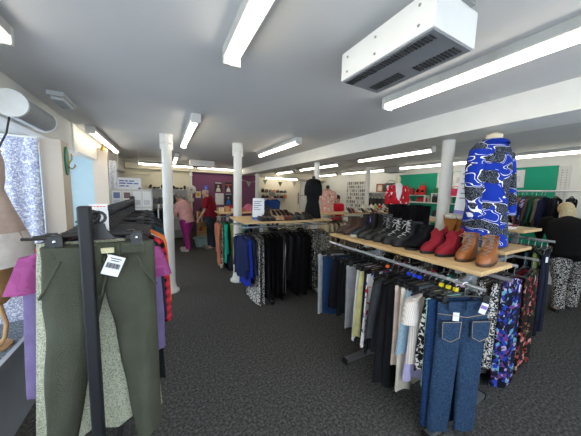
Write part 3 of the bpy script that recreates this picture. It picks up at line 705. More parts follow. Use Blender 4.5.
# shoes along the middle shelf
cols = [('#17171a', 'black'), ('#1b1a1c', 'glossy black'), ('#22201f', 'soot-black'), ('#b59a78', 'beige'), ('#a98d6c', 'sand'), ('#5a2c22', 'dark brown'), ('#6a3424', 'chestnut'), ('#2a3c3c', 'dark green'), ('#1d1d20', 'black'), ('#4a4a4c', 'grey'), ('#191919', 'black'), ('#1e1e22', 'black')]
for i, (c, nm) in enumerate(cols):
    tall = i in (3, 4, 5, 6)
    low_shoe('%s %s, %s from the leaning white sign on the middle shelf' % (nm, 'heeled shoe' if tall else 'flat shoe', ORD[i+1]), (1.27+i*.072, 3.26, MZ), R(-95+3*(i % 3)), leather(c, .4), 'shoes on the middle shelf', scale=1.15, heel=.07 if tall else .03 if i % 2 else 0, name='heeled_shoe' if tall else 'flat_shoe')
cols2 = [('#151515', 'black', .2), ('#1a1a1c', 'dull black', .18), ('#181818', 'black', .2), ('#20202a', 'blue-black', .16)]
for i, (c, nm, hh) in enumerate(cols2):
    boot('boot', '%s ankle boot, middle shelf back row, %s from the left end' % (nm, ORD[i+1]), (1.3+.11*i, 3.62, MZ), R(-95), leather(c), hh, 'boots in the back row of the middle shelf', scale=.95)
# leaning white sign
t = thing('leaflet_stand', 'white leaning sign with a blue foot at the left end of the middle shelf', 'sign', (1.24, 3.32, MZ), R(-26)); t.scale = (1.15, 1, 1.0)
m3 = Matrix.Rotation(R(-14), 3, 'X')
def tilt(c): return tuple(m3 @ Vector(c))
MB().box(tilt((0, 0, .165)), (.15, .008, .33), m3).build('panel', PAPER, t)
MB().box(tilt((0, -.006, .02)), (.15, .006, .04), m3).build('blue_band', plain('#3c62a8', .6), t)
sg = MB()
for i, w in enumerate([.1, .08, .1, .06, .09]): sg.box(tilt((-.06+w/2, -.006, .28-i*.03)), (w, .004, .008), m3)
sg.build('writing', INK, t)
MB().box((0, .06, .06), (.02, .01, .14), Matrix.Rotation(R(25), 3, 'X')).build('prop', PAPER, t)
# black dress mannequin at the right end of the middle shelf
t = thing('mannequin', 'headless mannequin in a black dress and shawl on the middle shelf', 'mannequin', (2.24, 3.36, MZ), R(-25))
MB().loft(torso([(.04, .04, .66), (.09, .075, .64), (.125, .09, .57), (.135, .1, .48), (.11, .09, .36), (.1, .085, .28), (.12, .1, .18), (.14, .11, .05), (.15, .115, 0)], .04, 7)).build('dress', BLACK, t, smooth=60)
MB().loft(torso([(.06, .055, .66), (.115, .1, .63), (.145, .125, .55), (.155, .13, .45), (.15, .13, .38)], .05, 8)).build('shawl', cloth('#141417'), t, smooth=60)
MB().lathe([(.03, .64), (.028, .7), (.0, .705)]).build('neck_form', BLACKP, t)

# ============================================================ left foreground rack
LX, LZ = -.275, 1.505
t = thing('clothes_rail', 'dark metal clothes rail in the left foreground with an upright post', 'rack', (LX, 1.95, 0))
MB().tube([(0, -.75, LZ), (0, .95, LZ)], .016, 12).build('rail', DARKMETAL, t)
for y in (-.75, .9):
    bevel(MB().box((0, y, .785), (.042, .042, 1.53)).build('post', DARKMETAL, t), .008)
    MB().box((0, y, .025), (.5, .045, .04)).build('foot_bar', DARKMETAL, t)
    for s in (-1, 1): MB().box((s*.25, y, .022), (.02, .05, .044)).build('foot_cap', RUBBER, t)
MB().box((0, .1, .12), (.03, 1.6, .03)).build('lower_bar', DARKMETAL, t)
t = thing('rail_sign', 'white card with orange writing over the end of the dark clothes rail', 'sign', (LX+.018, 1.32, LZ))
MB().span(-.03, .035, -.003, .003, .016, .045).span(.005, .037, -.003, .003, -.09, .016).build('card', PAPER, t)
sg = MB()
for i, w in enumerate([.012, .008, .014, .01, .012]): sg.box((-.02+.011*i, -.004, .036), (w*.6, .003, .005))
sg.build('writing', plain('#d8703c', .6), t)
OLIVE = plain('#4b4e42', .9, 0, .1, 10, .3, 180, .15)
# hero olive trousers
hy = 1.262
tl = thing('trousers', 'olive green cropped trousers hanging at the front of the dark rail', 'trousers', (LX+.037, hy, LZ-.122), 0, None)
mb = MB()
for s in (-1, 1):
    r_ = []
    for i in range(18):
        q = i/17; e = max(0, (q-.18)/.82)**.9; hw = .1-(.062 if s < 0 else .046)*e; Lg = 1.04 if s < 0 else .93
        cx = s*.094 + (-.10 if s < 0 else .052)*e; yy = .018*math.sin(3*q+s)
        rg = []
        for j in range(24):
            a = 2*PI*j/24; x = hw*spow(math.cos(a), .8)
            f = .013*(q**.5)*(math.sin(38*x+2*s+3*q)+.6*math.sin(71*x+5*q)) + .016*math.sin(20*q+18*x*s+s)*(1 if q < .45 else .5)
            rg.append((cx+x, yy+(.016+.03*min(1, q*4))*spow(math.sin(a), .75)+f, -Lg*q+(.008*math.sin(40*x) if i == 17 else 0)-.03*max(0, 1-abs(cx)/.12)*(1-q)*.0))
        r_.append(rg)
    mb.loft(r_)
mb.build('leg_cloth', OLIVE, tl, smooth=75)
body_loft(MB(), .38, .385, .05, .036, 5, nz=4, fold=.002, wob=0, hemwave=0, zt=.004).build('waistband', OLIVE, tl, smooth=70)
for x in (-.15, -.06, .06, .15): MB().box((x, -.02, -.022), (.012, .01, .055)).build('belt_loop', OLIVE, tl)
for s in (-1, 1): MB().tube([(s*.198, -.03, -.2), (s*.16, -.05, -.13), (s*.125, -.042, -.055)], .006, 6).build('pocket_edge', OLIVE, tl)
MB().tube([(0.01, -.03, -.05), (.012, -.035, -.14), (-.005, -.035, -.22)], .005, 6).build('fly_seam', OLIVE, tl)
MB().box((.02, -.026, -.025), (.05, .01, .022)).build('waist_label', plain('#d8d2a8', .7), tl)
mt = Matrix.Rotation(R(22), 3, 'Y')
pt = bevel(MB().box((.045, -.062, -.085), (.062, .003, .085), mt).build('price_tag', PAPER, tl), .004)
bc = MB()
for i in range(12): bc.box(tuple(Vector((.045, -.065, -.085)) + mt @ Vector((-.022+i*.004, 0, .0))), (.002 if i % 3 else .003, .002, .022), mt)
for i, w in enumerate([.03, .04]): bc.box(tuple(Vector((.045, -.065, -.085)) + mt @ Vector((0, 0, .022+.009*i))), (w, .002, .003), mt)
bc.build('barcode', plain('#2c2d34', .6), pt)
MB().tube([(.02, -.03, -.03), (.03, -.06, -.05)], .0012, 4).build('tag_string', PAPER, pt)
hanger('clip', (LX+.03, hy, LZ), 0, 'black clip hanger holding the olive trousers at the front of the dark rail', 'hangers on the dark rail', None, True)
ho = [o for o in COL.objects if o.get('label', '').startswith('black clip hanger holding the olive')][0]
for s in (-1, 1):
    MB().box((s*.135, -.016, -.105), (.045, .014, .05)).build('clip_jaw', BLACKP, ho); MB().ball((s*.135, -.026, -.098), .007, 8, 6).build('clip_rivet', CHROME, ho)
MB().tube([(-.19, 0, -.088), (-.235, -.005, -.085)], .006).build('bar_end', BLACKP, ho)
row = [(1.315, 'skirt', SPECK, .90, .42, 'cream and green flecked knit skirt', 2), (1.36, 'blouse', pattern('magenta_ombre', '#8f4478', ['#984c80', '#863c70'], 12, 'noise', .3), .84, .42, 'pink short-sleeved blouse', 2),
       (1.41, 'top', cloth('#75688f'), .88, .43, 'lilac long-sleeved top', 14), (1.45, 'dress', cloth('#17191f'), .86, .42, 'black dress', 4), (1.50, 'top', cloth('#1a2434'), .66, .44, 'navy long-sleeved top', -3),
       (1.55, 'top', PLAID, .74, .49, 'red and black checked shirt', 3), (1.61, 'top', cloth('#15161c'), .7, .46, 'black long-sleeved top', 2), (1.66, 'jacket', cloth('#d8cfc6'), .6, .45, 'cream jacket', 3),
       (1.72, 'top', cloth('#d8743a'), .68, .5, 'orange top', 4), (1.78, 'top', cloth('#1f3d48'), .66, .48, 'dark teal top', 3), (1.84, 'trousers', cloth('#3a3f48'), .8, .4, 'slate trousers', 0), (1.9, 'trousers', BLACK, .8, .4, 'black trousers', 2),
       (1.96, 'trousers', cloth('#4a4d52'), .8, .4, 'grey trousers', -2), (2.02, 'top', cloth('#28424c'), .7, .48, 'petrol blue top', 2), (2.08, 'trousers', cloth('#22252c'), .8, .4, 'charcoal trousers', -3), (2.14, 'trousers', cloth('#5a5e64'), .8, .4, 'mid-grey trousers', 3),
       (2.2, 'top', cloth('#1b1c20'), .7, .46, 'dull black top', 2), (2.27, 'trousers', BLACK, .8, .4, 'matte black trousers', -2), (2.34, 'top', cloth('#30343c'), .7, .46, 'graphite top', 0), (2.42, 'trousers', cloth('#3b4450'), .8, .4, 'blue-grey trousers', 2), (2.5, 'top', BLACK, .7, .46, 'jet black top', 0), (2.58, 'trousers', cloth('#2a2d33'), .8, .4, 'dark grey trousers', 2), (2.66, 'top', cloth('#26303a'), .7, .46, 'ink blue top', 0)]
rail_row(row, (LX, 0, LZ), 'y', 'behind the olive trousers on the dark rail', 'on the dark rail')

# ============================================================ window display
LACE = pattern('lavender_lace', '#dfe3ee', ['#9aa0c4', '#c4c9de', '#eef0f6'], 38, 'noise', .34)
LACEB = pattern('white_lace', '#e9eaee', ['#aeb4c4', '#f4f4f6'], 42, 'noise', .3)
def curtain(label, x0, x1, y, z0, z1, m, waves, amp, name='lace_curtain', wob=0):
    n = 60; mb = MB(); top = []
    rings = []
    for i in range(9):
        s = i/8; z = z1+(z0-z1)*s; pts = []
        for j in range(n+1):
            q = j/n; pts.append((x0+(x1-x0)*q, y+amp*(.4+.6*s)*math.sin(waves*2*PI*q+s*.6), z))
        back = [(a, b_+.008, c) for a, b_, c in pts][::-1]
        rings.append(pts+back)
    o = mb.loft(rings).build(name, m, None, (0, 0, 0), 0, 70); tag(o, label, 'curtain'); return o
lc = curtain('lavender and white lace curtain beside the cream dress in the window', -1.95, -1.055, 3.22, .56, 2.085, LACE, 6, .018)
MB().tube([(-1.97, 3.22, 2.09), (-1.05, 3.22, 2.09)], .01).build('curtain_rod', WHITE, lc)
curtain('white lace panel hanging past the glazed screen', -1.1, -.84, 6.15, .4, 2.2, LACEB, 3, .015)
heap('folded_cloth', 'grey-blue lace cloth lying on the window platform behind the trousers', 'cloth', (-1.12, 2.85, .525), LACE, .2, .22, .3, 9)
t = thing('mannequin', 'window mannequin in a long cream and dusty pink dress', 'mannequin', (-1.05, 2.25, .525), R(-30)); t.scale = (1, 1, .93)
WOODM = wood('#cfa878', '#b88c5a', 3, (3, 3, 1))
MB().lathe([(.1, 0), (.1, .015), (.02, .03), (.02, .32), (.09, .33), (.145, .4), (.155, .47), (.15, .49), (.15, .495), (.157, .51), (.15, .62), (.0, .63)]).build('wooden_form', WOODM, t)
MB().tube([(.1, 0, .34), (.13, 0, .2), (.11, 0, .1), (.06, 0, .03)], .012).tube([(-.1, 0, .34), (-.13, 0, .2), (-.11, 0, .1), (-.06, 0, .03)], .012).build('base_strut', WOODM, t)
MB().lathe([(.05, 1.5), (.046, 1.56), (.05, 1.62), (.055, 1.66), (.03, 1.69), (0, 1.695)]).loft(torso([(.12, .085, 1.40), (.15, .09, 1.46), (.13, .08, 1.5), (.06, .06, 1.54)])).build('body_form', plain('#c9a283', .6), t)
DRESSA = cloth('#bcaaa0'); DRESSB = cloth('#d9d4cf')
MB().loft(torso([(.15, .1, 1.42), (.165, .115, 1.34), (.16, .11, 1.22), (.15, .1, 1.16), (.19, .14, 1.0), (.23, .18, .86), (.25, .2, .78)], .05, 11)).build('bodice_and_skirt', DRESSA, t, smooth=70)
MB().loft(torso([(.235, .185, .86), (.265, .21, .76), (.275, .215, .70), (.285, .225, .64)], .06, 14)).build('lace_tier', DRESSB, t, smooth=70)
for s in (-1, 1): MB().tube([(s*.1, -.07, 1.41), (s*.105, -.05, 1.48), (s*.1, .02, 1.49), (s*.1, .08, 1.41)], .012).build('shoulder_strap', DRESSA, t)

# ============================================================ people
def sweep(mb, pts, rad, side=(1, 0, 0), n=22):
    """tube of elliptical rings: rad = (across, deep)"""
    pts = [Vector(p) for p in pts]; rings = []; side = Vector(side)
    for i, p in enumerate(pts):
        tt = (pts[min(i+1, len(pts)-1)]-pts[max(i-1, 0)]).normalized()
        u = (side-tt*side.dot(tt)).normalized(); w = tt.cross(u)
        a, b_ = rad[i]
        rings.append([p+u*a*spow(math.cos(2*PI*k/n), .9)+w*b_*spow(math.sin(2*PI*k/n), .9) for k in range(n)])
    return mb.loft(rings)
def person(label, loc, rz, H, lean, head_lean, arms, top_m, leg_m, shoe_m, hair_m, hair='short', sleeve=1., bulk=1., skin=SKIN, step=.06, top_len=.0, top_name='jacket', belly=0.):
    k = H/1.72
    t = thing('person', label, 'person', loc, rz)
    V = lambda x, y, z: Vector((x*k, y*k, z*k))
    sl_, cl = math.sin(R(lean)), math.cos(R(lean))
    pel = V(0, 0, .92)
    up = Vector((0, sl_, cl))
    waist = pel+up*.16*k; chest = pel+up*.36*k; sh = pel+up*.50*k
    hu = Vector((0, math.sin(R(head_lean)), math.cos(R(head_lean))))
    neck = sh+hu*.07*k; jaw = neck+hu*.05*k+Vector((0, .02*k, 0)); mid = neck+hu*.13*k+Vector((0, .02*k, 0)); crown = neck+hu*.205*k+Vector((0, .01*k, 0))
    verts = [pel, waist, chest, sh, neck, jaw, mid, crown]; rad = [(.13*bulk, .10*bulk), (.12*bulk, .095*bulk), (.13*bulk, .095*bulk), (.075, .06), (.052, .052), (.062, .07), (.076, .092), (.055, .065)]
    edges = [(i, i+1) for i in range(7)]
    def add(p, r, par):
        verts.append(p); rad.append(r if isinstance(r, tuple) else (r, r)); edges.append((par, len(verts)-1)); return len(verts)-1
    joints = {}
    fw = hu.cross(Vector((1, 0, 0))); fw = Vector((0, hu.z, -hu.y))
    nose = add(mid+fw*.098*k-hu*.015*k, .012, 6)
    for s in (-1, 1):
        a = arms[0 if s < 0 else 1]
        S = sh+Vector((s*.165*k*bulk, 0, -.03*k)); Eb = S+Vector(a[0])*k*1; W = Eb+Vector(a[1])*k
        i1 = add(S, .055, 3); i2 = add(Eb, .042, i1); i3 = add(W, .028, i2)
        d = (W-Eb).normalized(); pm = W+d*.07*k; i4 = add(pm, (.034, .02), i3)
        sd = d.orthogonal().normalized(); sd = Vector((0, 1, 0))-d*d.y; sd = sd.normalized() if sd.length > .1 else Vector((1, 0, 0))
        cr = d.cross(sd)
        for f in range(4):
            off = (f-1.5)*.019*k; ln = (.06, .072, .068, .052)[f]*k
            j = add(pm+d*.028*k+sd*off, .0095, i4); j = add(pm+d*(.028*k+ln*.6)+sd*off*1.1+cr*.006*s, .0085, j); add(pm+d*(.028*k+ln)+sd*off*1.1+cr*.02*s*k, .0075, j)
        j = add(W+d*.035*k+sd*.035*k, .012, i3); add(W+d*.075*k+sd*.052*k, .0095, j)
        st = step*s
        Hp = V(s*.095*bulk, 0, .88); K = V(s*.1, .02+st, .48); A = V(s*.1, st*1.4-.02, .08); T = V(s*.12, st*1.4+.14, .035)
        h1 = add(Hp, .095*bulk, 0); h2 = add(K, .058, h1); h3 = add(A, .04, h2); h4 = add(T, .03, h3)
        joints[s] = (S, Eb, W, Hp, K, A, T)
    me = bpy.data.meshes.new('body'); me.from_pydata(verts, edges, [])
    bo = link('body', me, t); me.materials.append(skin)
    bo.modifiers.new('skin', 'SKIN')
    sv = me.skin_vertices[0].data
    for i, r in enumerate(rad): sv[i].radius = (r[0]*k, r[1]*k)
    sv[0].use_root = True
    sb = bo.modifiers.new('sub', 'SUBSURF'); sb.levels = 1; sb.render_levels = 1
    for p in me.polygons: p.use_smooth = True
    bo.modifiers['skin'].use_smooth_shade = True
    # clothing
    hem = pel-up*(.06+top_len)*k
    sweep(MB(), [hem, pel, waist+fw*belly*.4, chest, sh-up*.03*k, sh+up*.025*k, neck-hu*.02*k], [(.195*bulk*k, .15*bulk*k), (.195*bulk*k, .15*bulk*k), (.19*bulk*k, .145*bulk*k), (.205*bulk*k, .14*bulk*k), (.19*bulk*k, .11*k), (.12*k, .085*k), (.065*k, .065*k)]).build(top_name, top_m, t, smooth=80)
    for s in (-1, 1):
        S, Eb, W, Hp, K, A, T = joints[s]
        S2 = S+Vector((-s*.05*k, 0, .01)); en = Eb+(W-Eb)*(.93 if sleeve >= 1 else 0) if sleeve >= 1 else S+(Eb-S)*sleeve
        if sleeve >= 1: MB().tube([S2, S, (S+Eb)/2, Eb, (Eb+en)/2, en], [.07*k*bulk, .08*k*bulk, .068*k, .06*k, .052*k, .045*k], 14).build('sleeve', top_m, t, smooth=80)
        else: MB().tube([S2, S, en], [.07*k*bulk, .082*k*bulk, .07*k], 14).build('sleeve', top_m, t, smooth=80)
        MB().tube([Hp+Vector((-s*.02, 0, .06*k)), Hp, (Hp+K)/2, K, (K+A)/2, A+Vector((0, 0, .0))], [.115*bulk*k, .118*bulk*k, .095*k*bulk, .078*k, .072*k, .066*k], 16).build('trouser_leg', leg_m, t, smooth=80)
        MB().loft([[(A.x+sx_*.048*k, T.y-.17*k+(.26*k)*(sy_*.5+.5), z) for sx_, sy_ in [(spow(math.cos(2*PI*q/16), .8)*w, math.sin(2*PI*q/16)*w) for q in range(16)]] for z, w in ((0.0, .98), (.02, 1.0), (.05*k, .93), (.075*k, .6))]).build('shoe', shoe_m, t, smooth=60)
    hm = MB()
    c = mid+hu*.02*k-fw*.012*k
    if hair == 'bald':
        hm.ball(c-fw*.02*k-hu*.03*k, .088*k, 16, 10, (1.0, .92, .72))
    else:
        hm.ball(c-fw*.016*k+hu*.012*k, .1*k, 18, 12, (.92, 1.05, 1.02))
        if hair == 'long': hm.ball(c-fw*.05*k-hu*.1*k, .085*k, 16, 10, (1.05, .7, 1.5))
    hm.build('hair', hair_m, t, smooth=80)
    ey = MB()
    for s in (-1, 1): MB().ball(mid+fw*.083*k+Vector((s*.03*k, 0, 0))+hu*.012*k, .011*k, 8, 6).build('eye', plain('#2a2420', .3), t)
    MB().ball(mid+fw*.084*k-hu*.055*k, .02*k, 8, 6, (1.1, .5, .4)).build('mouth', plain('#a8625c', .5), t)
    for s in (-1, 1): MB().ball(mid+Vector((s*.078*k, 0, 0))-hu*.005*k, .024*k, 8, 6, (.4, .8, 1.2)).build('ear', skin, t)
    return t
JEANW = cloth('#2c323c')
person('person in a pale pink jacket and magenta trousers stooping at the shelves', (.54, 6.85, 0), R(52), 1.58, 12, 42,
       [((-.05, .10, -.27), (.03, .16, -.16)), ((.06, .03, -.29), (.0, .12, -.2))], cloth('#dba7a5'), cloth('#9c2f78'), plain('#b9b4b0', .6), plain('#84807c', .9, 0, .25, 40), 'short', 1, 1.18, top_len=.03)
person('person in a maroon polo shirt and dark jeans by the wooden bookcase', (1.16, 6.85, 0), R(62), 1.72, 6, 28,
       [((-.06, .03, -.29), (.02, .14, -.2)), ((.07, .02, -.29), (-.01, .10, -.24))], cloth('#7e1728'), JEANW, plain('#6f6a66', .6), plain('#b9a79a', .8), 'bald', .8, 1.16, top_name='polo_shirt')
person('grey-haired person in a blue top seen from behind past the middle shelf', (2.86, 6.4, 0), R(15), 1.66, 4, 10,
       [((-.05, .06, -.28), (.03, .2, -.1)), ((.05, .06, -.28), (-.03, .2, -.1))], cloth('#1f3f78'), JEANW, RUBBER, plain('#8c8a84', .9, 0, .25, 40), 'short', .9, 1.2, top_name='top')
person('person in a bright red top far back beside the white display wall', (4.93, 6.0, 0), R(150), 1.58, 4, 12,
       [((-.05, .05, -.28), (.05, .2, -.08)), ((.05, .05, -.28), (-.05, .2, -.08))], cloth('#c41c2e'), BLACK, RUBBER, plain('#1e1917', .8), 'long', 1, 1.0, top_name='top')
person('person in a black top bending over clothes at the right edge', (5.12, 1.0, 0), R(-62), 1.68, 34, 40,
       [((-.04, .2, -.2), (.06, .2, -.1)), ((.04, .12, -.25), (-.03, .2, -.12))], cloth('#121214'), BW, plain('#2a2a2c', .5), plain('#d8c49a', .8, 0, .2, 40), 'long', 1, 1.28, top_name='top', top_len=.1, step=.09)

# ============================================================ back of the shop, left
def shelf_unit(name, label, x0, x1, y0, y1, boards, m, ztop, back=True, cat='shelves', th=.022, plinth=0):
    cx, cy = (x0+x1)/2, (y0+y1)/2
    t = thing(name, label, cat, (cx, cy, 0)); w, d = x1-x0, y1-y0
    for s in (-1, 1): MB().box((s*(w/2-th/2), 0, ztop/2), (th, d, ztop)).build('side_panel', m, t)
    for z in boards: MB().box((0, 0, z-th/2), (w-2*th, d-.005, th)).build('shelf', m, t)
    if back: MB().box((0, d/2-.006, ztop/2), (w-2*th, .012, ztop-.01)).build('back_panel', m, t)
    return t
shelf_unit('bookcase', 'pale wooden bookcase against the purple wall behind the person in maroon', .93, 1.62, 7.75, 8.1, [.06, .36, .66, .97], BIRCHX, .97)
for i, (x, h, w, c, lab) in enumerate([(1.02, .14, .07, '#26282a', 'dark jar at the left end of the bookcase top'), (1.12, .2, .1, '#1d2320', 'tall black canister on the bookcase top'), (1.24, .1, .09, '#2d7a3c', 'green pot on the bookcase top'), (1.36, .18, .1, '#7f8fb8', 'pale blue box on the bookcase top'), (1.5, .12, .12, '#c9b08a', 'tan tub on the bookcase top')]):
    t = MB().lathe([(w*.48, 0), (w*.5, .01), (w*.5, h*.8), (w*.4, h*.88), (w*.42, h), (0, h)]).build('canister', plain(c, .5), None, (x, 7.86, .97)); tag(t, lab, 'container', 'containers on the bookcase')
    if i == 1: MB().lathe([(w*.51, h*.1), (w*.515, h*.12), (w*.515, h*.4), (w*.51, h*.42)]).build('green_label', plain('#2f8a48', .5), t)
for i in range(9):
    h = .2-.02*(i % 3); t = MB().box((0, 0, h/2), (.028, .17, h)).build('book', plain(['#8c3b3b', '#d8d2c2', '#3b5a8c', '#c9a24a', '#4a7a5a'][i % 5], .6), None, (1.0+i*.05, 7.86, .66)); tag(t, 'upright book on the top inner shelf of the bookcase', 'book', 'books in the bookcase')
for i in range(5): tag(heap('soft_toy', 'soft toy or bundle on the lower bookcase shelf', 'toy', (1.03+i*.115, 7.88, .36), cloth(['#b05a4a', '#d8b04a', '#7a8ab0', '#e0d8cc', '#5a8a6a'][i]), .05, .07, .14, i), 'small cloth bundle on the lower shelf of the bookcase', 'toy', 'bundles in the bookcase')
# blue-green laundry basket
t = thing('basket', 'pale blue-green plastic basket on the floor between two shoppers', 'basket', (1.02, 7.3, 0))
def rrect(a, b_, z, n=28, p=.45): return [(a*spow(math.cos(2*PI*q/n), p), b_*spow(math.sin(2*PI*q/n), p), z) for q in range(n)]
BK = plain('#8fb0ae', .5)
MB().loft([rrect(.22, .16, 0), rrect(.255, .19, .24)], (True, False)).loft([rrect(.255, .19, .24), rrect(.245, .18, .24)], (False, False)).loft([rrect(.245, .18, .24), rrect(.21, .15, .012)], (False, True)).build('tub', BK, t)
MB().tube([p for p in rrect(.262, .196, .245)] + [rrect(.262, .196, .245)[0]], .012, 6).build('rim', BK, t)
for s in (-1, 1): MB().tube([(s*.26, -.07, .24), (s*.285, -.05, .225), (s*.285, .05, .225), (s*.26, .07, .24)], .01, 6).build('handle', BK, t)
for i in range(4): heap('folded_cloth', ['dark bundle', 'patterned bundle', 'rust-coloured bundle', 'pale bundle'][i]+' lying in the blue-green basket', 'cloth', (.92+.07*i, 7.27+.05*(i % 2), .02), [CHAR, MIXFL, cloth('#a0563c'), cloth('#c9c4ba')][i], .06, .08, .2, i+2, 'bundles in the basket')
t = shelf_unit('cabinet', 'dark brown wooden cabinet behind the person in pink', .5, .84, 7.5, 7.9, [.05, .45, .85], wood('#4a3128', '#33211b', 3, (1, 1, 6)), .86)
MB().box((0, -.205, .44), (.29, .02, .76)).build('door', wood('#4a3128', '#33211b', 3, (1, 1, 6)), t)
# white shelving with dark shoes behind the left column
t = shelf_unit('shelving_unit', 'white shelving unit with dark shoes on top behind the left column', -.42, .72, 8.4, 8.8, [.35, .75, 1.18, 1.66], WHITE, 1.66)
r8 = random.Random(8)
for i in range(10): low_shoe('dark shoe on the top of the white shelving, %s from its left end' % ORD[i+1], (-.34+i*.108, 8.56, 1.66), R(-90+r8.uniform(-20, 20)), leather(['#191919', '#24201e', '#1c1c22'][i % 3]), 'dark shoes on the white shelving', heel=.07 if i % 3 == 0 else 0, scale=.95)
for z, zn in ((.75, 'lower'), (1.18, 'upper')):
    for i in range(8):
        h = r8.uniform(.14, .3); c = ['#5b5d63', '#8c8e92', '#3a3b40', '#b8bac0', '#2a2b30'][r8.randrange(5)]
        o = bevel(MB().box((0, 0, h/2), (.11, .24, h)).build('storage_box', plain(c, .6), None, (-.33+i*.13, 8.58, z)), .006)
        MB().box((0, 0, h+.006), (.115, .245, .014)).build('lid', plain(c, .5), o); tag(o, 'small box on the %s shelf of the white shelving, %s from the left' % (zn, ORD[i+1]), 'box', 'boxes in the white shelving')
# dark coats beside the column
t = thing('clothes_rail', 'low dark clothes rail behind the left column', 'rack', (-.12, 7.3, 0))
MB().tube([(0, -.5, 1.2), (0, .5, 1.2)], .014).build('rail', METAL, t)
for y in (-.5, .5):
    MB().box((0, y, .6), (.03, .03, 1.2)).build('post', METAL, t); MB().box((0, y, .02), (.4, .04, .03)).build('foot_bar', METAL, t)
row = [(6.9+i*.13, 'jacket', cloth(['#17181c', '#22242c', '#2c2420'][i % 3]), .95, .46, ['black coat', 'charcoal coat', 'dark brown coat'][i % 3]) for i in range(6)]
rail_row(row, (-.12, 0, 1.2), 'y', 'from the near end of the low rail behind the column', 'on the low rail behind the column')
# notice board with sheets + hanging sign
t = thing('display_board', 'white free-standing board covered in printed sheets at the end of the dark rail', 'board', (-.58, 6.0, 0))
bevel(MB().box((0, 0, 1.22), (.74, .03, .80)).build('panel', plain('#cfd0cc', .6), t), .005)
for s in (-1, 1): MB().box((s*.33, 0, .41), (.03, .03, .82)).build('leg', METAL, t); MB().box((s*.33, 0, .015), (.03, .36, .03)).build('foot', METAL, t)
k = 0
for row_, z in enumerate((1.42, 1.05)):
    for i in range(4):
        x = -.84+i*.175; o = MB().box((0, 0, 0), (.155, .004, .32)).build('printed_sheet', PAPER, None, (x, 5.981, z)); k += 1
        tag(o, 'printed sheet on the display board, %s row, %s from the left' % (['upper', 'lower'][row_], ORD[i+1]), 'sheet', 'sheets on the display board')
        dk = MB()
        if i in (0, 1): dk.box((0, -.003, .07), (.11, .003, .12))
        for q in range(5): dk.box((0, -.003, -.03-.024*q), (.12, .003, .008))
        dk.build('print', plain(['#6c7fae', '#7f6a6a', '#3a3a3c', '#8a8c90'][(i+row_) % 4], .7), o)
t = thing('hanging_sign', 'white sign with blue writing hung above the display board', 'sign', (-.62, 6.0, 1.73))
bevel(MB().box((0, 0, 0), (.42, .012, .25)).build('panel', plain('#e4e8f0', .5), t), .004)
sg = MB()
for z, ws in ((.06, (.08, .05, .09)), (.01, (.11, .1, .08)), (-.045, (.09, .05))):
    x = -.17
    for w in ws: sg.box((x+w/2, -.008, z), (w, .004, .024)); x += w+.02
sg.build('writing', plain('#4a66b0', .6), t)
MB().ball((.18, -.008, -.09), .025, 10, 6, (1, .2, 1)).build('purple_corner', plain('#7a62b8', .5), t)
for s in (-1, 1): MB().tube([(s*.18, 0, .12), (s*.18, 0, .72)], .003, 5).build('cord', WHITE, t)
for i in range(5):
    h = [.12, .2, .16, .24, .1][i]
    t = MB().lathe([(.03, 0), (.035, .02), (.03, h*.6), (.012, h*.75), (.014, h), (0, h)]).build('bottle', plain('#1d1e22', .3), None, (-.42+i*.07, 8.5, 1.66+.0)); 
    bpy.data.objects.remove(t)
# wall fittings by the purple wall
t = thing('wall_fan', 'round white wall fan on the thin post beside the purple wall', 'fan', (.85, 8.74, 1.66))
MB().loft([[(.15*math.cos(2*PI*q/24)*s, y, .15*math.sin(2*PI*q/24)*s) for q in range(24)] for y, s in ((0, .7), (-.03, 1), (-.06, .95), (-.075, .6))]).build('cage', plain('#d2d0cc', .5), t); MB().ball((0, -.08, 0), .04, 10, 8, (1, .4, 1)).build('hub', GREYMETAL, t)
MB().box((0, .05, -.02), (.04, .1, .04)).build('bracket', WHITE, t)
tag(bevel(MB().box((0, 0, 0), (.16, .04, .11)).build('socket_box', WHITE, None, (.85, 8.81, 1.3)), .006), 'white socket box on the thin post below the fan', 'socket')
tag(bevel(MB().box((0, 0, 0), (.1, .05, .1)).build('alarm_box', WHITE, None, (.85, 8.8, 2.16)), .006), 'small white alarm box on the thin post near the ceiling', 'alarm')
def poster(label, x, z, w, h, bg, shapes, y=YB-.006, group=None, name='poster'):
    t = thing(name, label, 'poster', (x, y, z), 0, group)
    MB().box((0, 0, 0), (w, .006, h)).build('sheet', plain(bg, .5), t)
    for nm, c, pts in shapes:
        MB().prism([(a*w, b_*h) for a, b_ in pts], (-.009, -.003), 'y').build(nm, plain(c, .6), t)
    return t
def disc(cx, cz, a, b_, n=16): return [(cx+a*math.cos(2*PI*q/n), cz+b_*math.sin(2*PI*q/n)) for q in range(n)]
bust = [(-.3, -.5), (.3, -.5), (.22, -.18), (.08, -.1), (-.08, -.1), (-.22, -.18)]
rect = lambda x0, x1, z0, z1: [(x0, z0), (x1, z0), (x1, z1), (x0, z1)]
PG = 'posters on the purple wall'
poster('dark poster with a pale figure, top left of the purple wall posters', 1.8, 1.79, .28, .36, '#2b2730', [('figure', '#d8cfc6', bust), ('face', '#c9a08a', disc(0, .06, .14, .14)), ('strip', '#d8d8d8', rect(-.4, .4, .34, .42))], group=PG)
poster('dark poster with an orange band and white figure, top middle of the purple wall posters', 2.17, 1.79, .26, .36, '#2b2730', [('figure', '#e0dcd6', bust), ('face', '#c08a78', disc(0, .02, .12, .12)), ('band', '#c9683c', rect(-.46, .46, .2, .28))], group=PG)
poster('dark poster with a figure half behind the middle column', 2.5, 1.79, .26, .36, '#2b2730', [('figure', '#8a8f9c', bust), ('face', '#c9a08a', disc(0, .06, .13, .13))], group=PG)
poster('plain white sheet below the posters on the purple wall', 1.84, 1.34, .30, .42, '#e6e4e2', [('line', '#b9b6b2', rect(-.3, .3, .3, .33))], group=PG)
